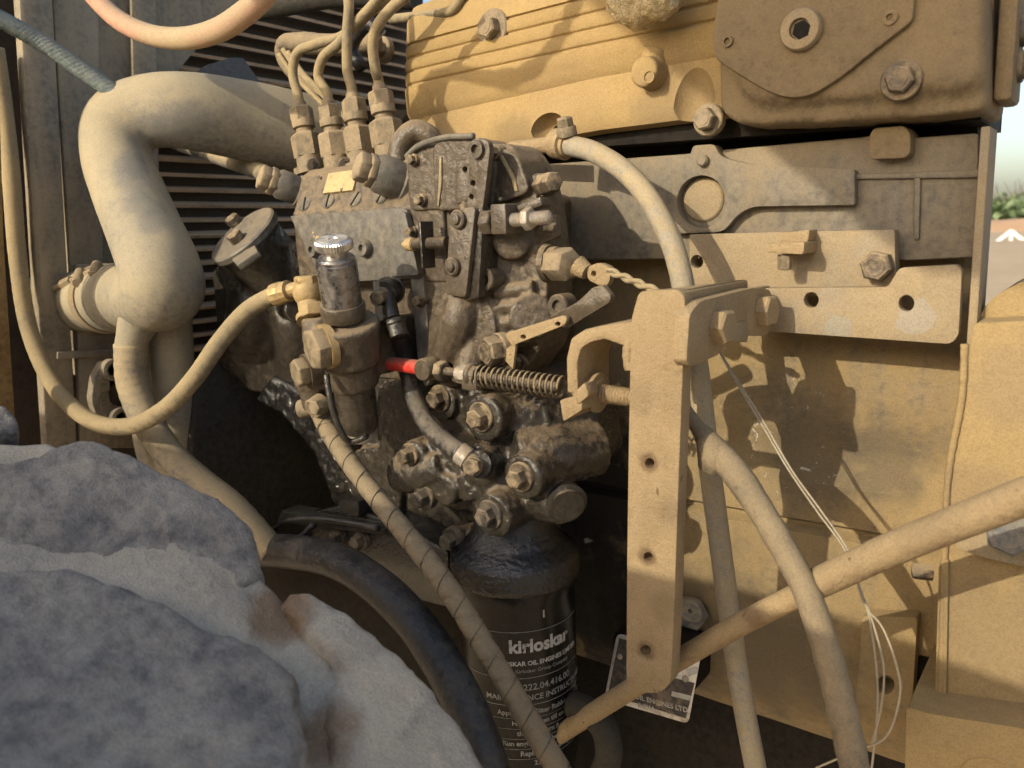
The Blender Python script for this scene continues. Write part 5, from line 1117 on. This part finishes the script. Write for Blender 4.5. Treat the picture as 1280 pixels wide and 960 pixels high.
for r_, lb in zip(WR, wl_):
    o = MB().tube([P(*q) for q in r_], 0.00065, seg=8, n=10).build('thin_wire', 'white_wire', angle=180); tag(o, lb, 'wire', 'thin pale wires')

# ================================================================== lower left: black hose and mount
o = MB().tube([P(285, 692, 0.41), P(340, 688, 0.405), P(412, 698, 0.398), P(465, 727, 0.388), P(512, 771, 0.378), P(550, 824, 0.368), P(580, 880, 0.360), P(602, 935, 0.356), P(624, 1010, 0.352)], [0.0148, 0.0148, 0.0145, 0.0142, 0.0140, 0.0140, 0.0140, 0.0140, 0.0140], seg=28, n=16, mod=lambda i, k, p: 0.02 * noise.noise(p * 60)).build('lower_coolant_hose', 'rubber_black', angle=180)
tag(o, 'fat black rubber hose curving down between the tyre and the filter', 'hose')
em = thing('engine_mount', P(440, 700, 0.45), 'dark greasy engine mount bracket behind the fat black hose', 'mount')
MB().slab(rounded([(388, 640), (430, 630), (520, 665), (560, 690), (560, 760), (480, 740), (390, 690)], 5), 0.448, 0.05).build('mount_plate', 'oil_black', em, bevel=0.002)
MB().slab([(352, 638), (420, 650), (480, 662), (478, 668), (400, 660), (346, 652)], 0.438, 0.02).build('mount_blade', 'dark_panel', em, bevel=0.001)
MB().slab(rounded([(424, 626), (448, 626), (448, 646), (424, 640)], 3), 0.44, 0.02).build('mount_block', 'dark_panel', em, bevel=0.001)
for q in ((424, 672), (452, 676)): bpx(em, q[0], q[1], 0.446, 16, h=0.008, mat='bolt_dark', washer=1.4)
o = MB().tube([P(472, 660, 0.436), P(430, 652, 0.43), P(390, 648, 0.425), P(356, 652, 0.42), P(342, 664, 0.418), P(352, 674, 0.415), P(374, 672, 0.412), P(392, 656, 0.412)], 0.0028, seg=10, n=10).build('ground_cable', 'rubber_black', angle=180); tag(o, 'thin dark cable looped over the fat black hose', 'cable')
o = MB().tube([P(742, 990, 0.47), P(760, 950, 0.468), P(756, 912, 0.466), P(736, 890, 0.466), P(716, 880, 0.468)], 0.0105, seg=18).build('lower_tube', 'dark_panel', angle=180); tag(o, 'dark curved tube under the diagonal pipe at the bottom edge', 'tube')

o = MB().slab(rounded([(200, 690), (330, 700), (480, 720), (600, 760), (640, 1100), (200, 1100)], 6), 0.455, 0.04).build('dark_backing', 'under_black', bevel=0.003); tag(o, 'black backing slab added in the dark gap behind the fat black hose', 'backing')  # added slab that fills the gap under the engine with dark colour
# ================================================================== tyre in the lower left foreground
ty = thing('tyre', PD(100, 1100, 0.4), 'worn dusty tractor tyre with broad lugs in the lower left foreground', 'tyre')
def TD_(px, py): return 0.285 + (960 - py) * 0.00028 + px * 0.00010
def T(px, py, off=0.0): return PD(px, py, TD_(px, py) + off)
p0, p1, p2 = T(0, 900), T(500, 900), T(0, 550)
tn = (p1 - p0).cross(p2 - p0).normalized(); tn = tn if tn.dot(ray(300, 800)) > 0 else -tn     # into the tyre
def lug(pts, off, thick, seedo, crown=0.007, mat='tyre_rubber'):
    m_ = MB(); 
    pr = rounded(pts, 22, 5); pr = [(x + 7 * noise.noise(Vector((x * 0.03, y * 0.03, seedo))), y + 7 * noise.noise(Vector((x * 0.03, y * 0.03, seedo + 9)))) for x, y in pr]
    cx = sum(p[0] for p in pr) / len(pr); cy_ = sum(p[1] for p in pr) / len(pr)
    n_ = 6; rings = []
    for s in [1.0, 0.9, 0.7, 0.4, 0.1]:
        rings.append([T(cx + (x - cx) * s, cy_ + (y - cy_) * s, off - crown * (1 - s ** 2)) + tn * (0.010 if s == 1.0 else 0) for x, y in pr])
    bot = [T(cx + (x - cx) * 1.03, cy_ + (y - cy_) * 1.03, off) + tn * thick for x, y in pr]
    m_.rings([bot] + rings)
    return m_.cast('tread_lug', mat, ty, voxel=0.0027, smooth=6, amp=0.0009, nscale=130, amp2=0.0022, n2=22 + seedo, fract=0.0022)
lug([(-60, 575), (30, 566), (75, 540), (120, 536), (165, 560), (235, 596), (300, 634), (334, 676), (334, 716), (312, 756), (250, 752), (130, 712), (-60, 692)], 0.028, 0.05, 1)
lug([(-80, 690), (60, 696), (150, 724), (240, 766), (335, 800), (380, 840), (390, 905), (376, 1010), (200, 1040), (-80, 1040)], 0.0, 0.06, 3)
lug([(340, 742), (368, 726), (412, 742), (470, 790), (540, 850), (600, 925), (640, 1010), (420, 1040), (400, 900), (420, 830)], 0.026, 0.05, 5, 0.006, 'tyre_groove')
lug([(-60, 505), (6, 500), (26, 516), (24, 546), (-60, 560)], 0.05, 0.05, 7, 0.004)
cs = MB()
outl = [(-120, 560), (60, 552), (180, 592), (300, 690), (350, 745), (450, 800), (560, 900), (640, 1040), (300, 1100), (-120, 1100)]
top = [T(x, y, 0.034) for x, y in outl]; bot = [v + tn * 0.12 for v in top]
cxm = sum(top, Vector()) / len(top)
cs.rings([bot, top, [v + (cxm - v) * 0.45 - tn * 0.003 for v in top], [v + (cxm - v) * 0.9 - tn * 0.005 for v in top]])
cs.cast('carcass', 'tyre_groove', ty, voxel=0.0035, smooth=8, amp=0.0009, nscale=110, amp2=0.005, n2=18, fract=0.003)
# ================================================================== unseen panels added behind and above the viewpoint to shade the engine
def back(px, py, Y, dist): return P(px, py, Y) - SUN * dist
# panel added only for its shade: its lower left edge throws the slanting shade over the right of the head
e0, e1 = back(742, 0, 0.556, 0.95), back(1140, 322, 0.56, 0.95)
ed = (e1 - e0)
hp_ = MB(); hp_.prism([e0 - ed * 0.8, e1 + ed * 0.04, e1 + ed * 0.04 + Vector((0.12, 0, 0.0)), e1 + Vector((0.16, 0, 0.30)), e1 + Vector((0.2, 0, 0.6)), e0 - ed * 0.8 + Vector((0.3, 0, 0.1))], Vector((0, -0.02, 0)))
o = hp_.build('shade_panel', 'blocker_yellow', bevel=0.004); tag(o, 'unseen yellow panel added above the viewpoint to shade the head', 'shade panel')
# beam added out of view: its top edge shades the tyre and the lower engine
g0, g1, g2 = back(480, 648, 0.39, 0.75), back(815, 712, 0.42, 0.75), back(1230, 740, 0.535, 0.75)
lf = back(0, 540, 0.20, 0.75)
ly = -0.33
for q in (g0, g1, g2): q.z += 0.04
pts = [Vector((-2.0, ly, g0.z + 0.03)), Vector((g0.x, ly, g0.z)), Vector((g1.x, ly, g1.z)), Vector((g2.x, ly, g2.z)), Vector((g2.x + 0.5, ly, g2.z + 0.06)), Vector((g2.x + 0.5, ly, 0.98)), Vector((-2.0, ly, 0.98))]
la = MB(); la.prism(pts, Vector((0, -0.10, 0))); o = la.build('shade_beam', 'blocker_yellow', bevel=0.006); tag(o, 'unseen long yellow beam added beside the viewpoint to shade the lower engine', 'shade beam')

# hanging cable that throws the wavy shadow on the ribbed head
cb_ = MB(); cb_.tube([back(x, y, 0.556, 0.42) for x, y in [(735, -60), (712, 10), (690, 60), (660, 92), (622, 100), (570, 92), (536, 104), (532, 124), (548, 150), (566, 175)]], [0.0062] * 10, seg=10, mod=lambda i, k, p: 0.25 * (1 if (i // 4) % 2 else 0) if i < 36 else 0.0)
o = cb_.build('hanging_cable', 'rubber_black', angle=180); tag(o, 'loose black cable hanging in front of the ribbed head', 'cable')
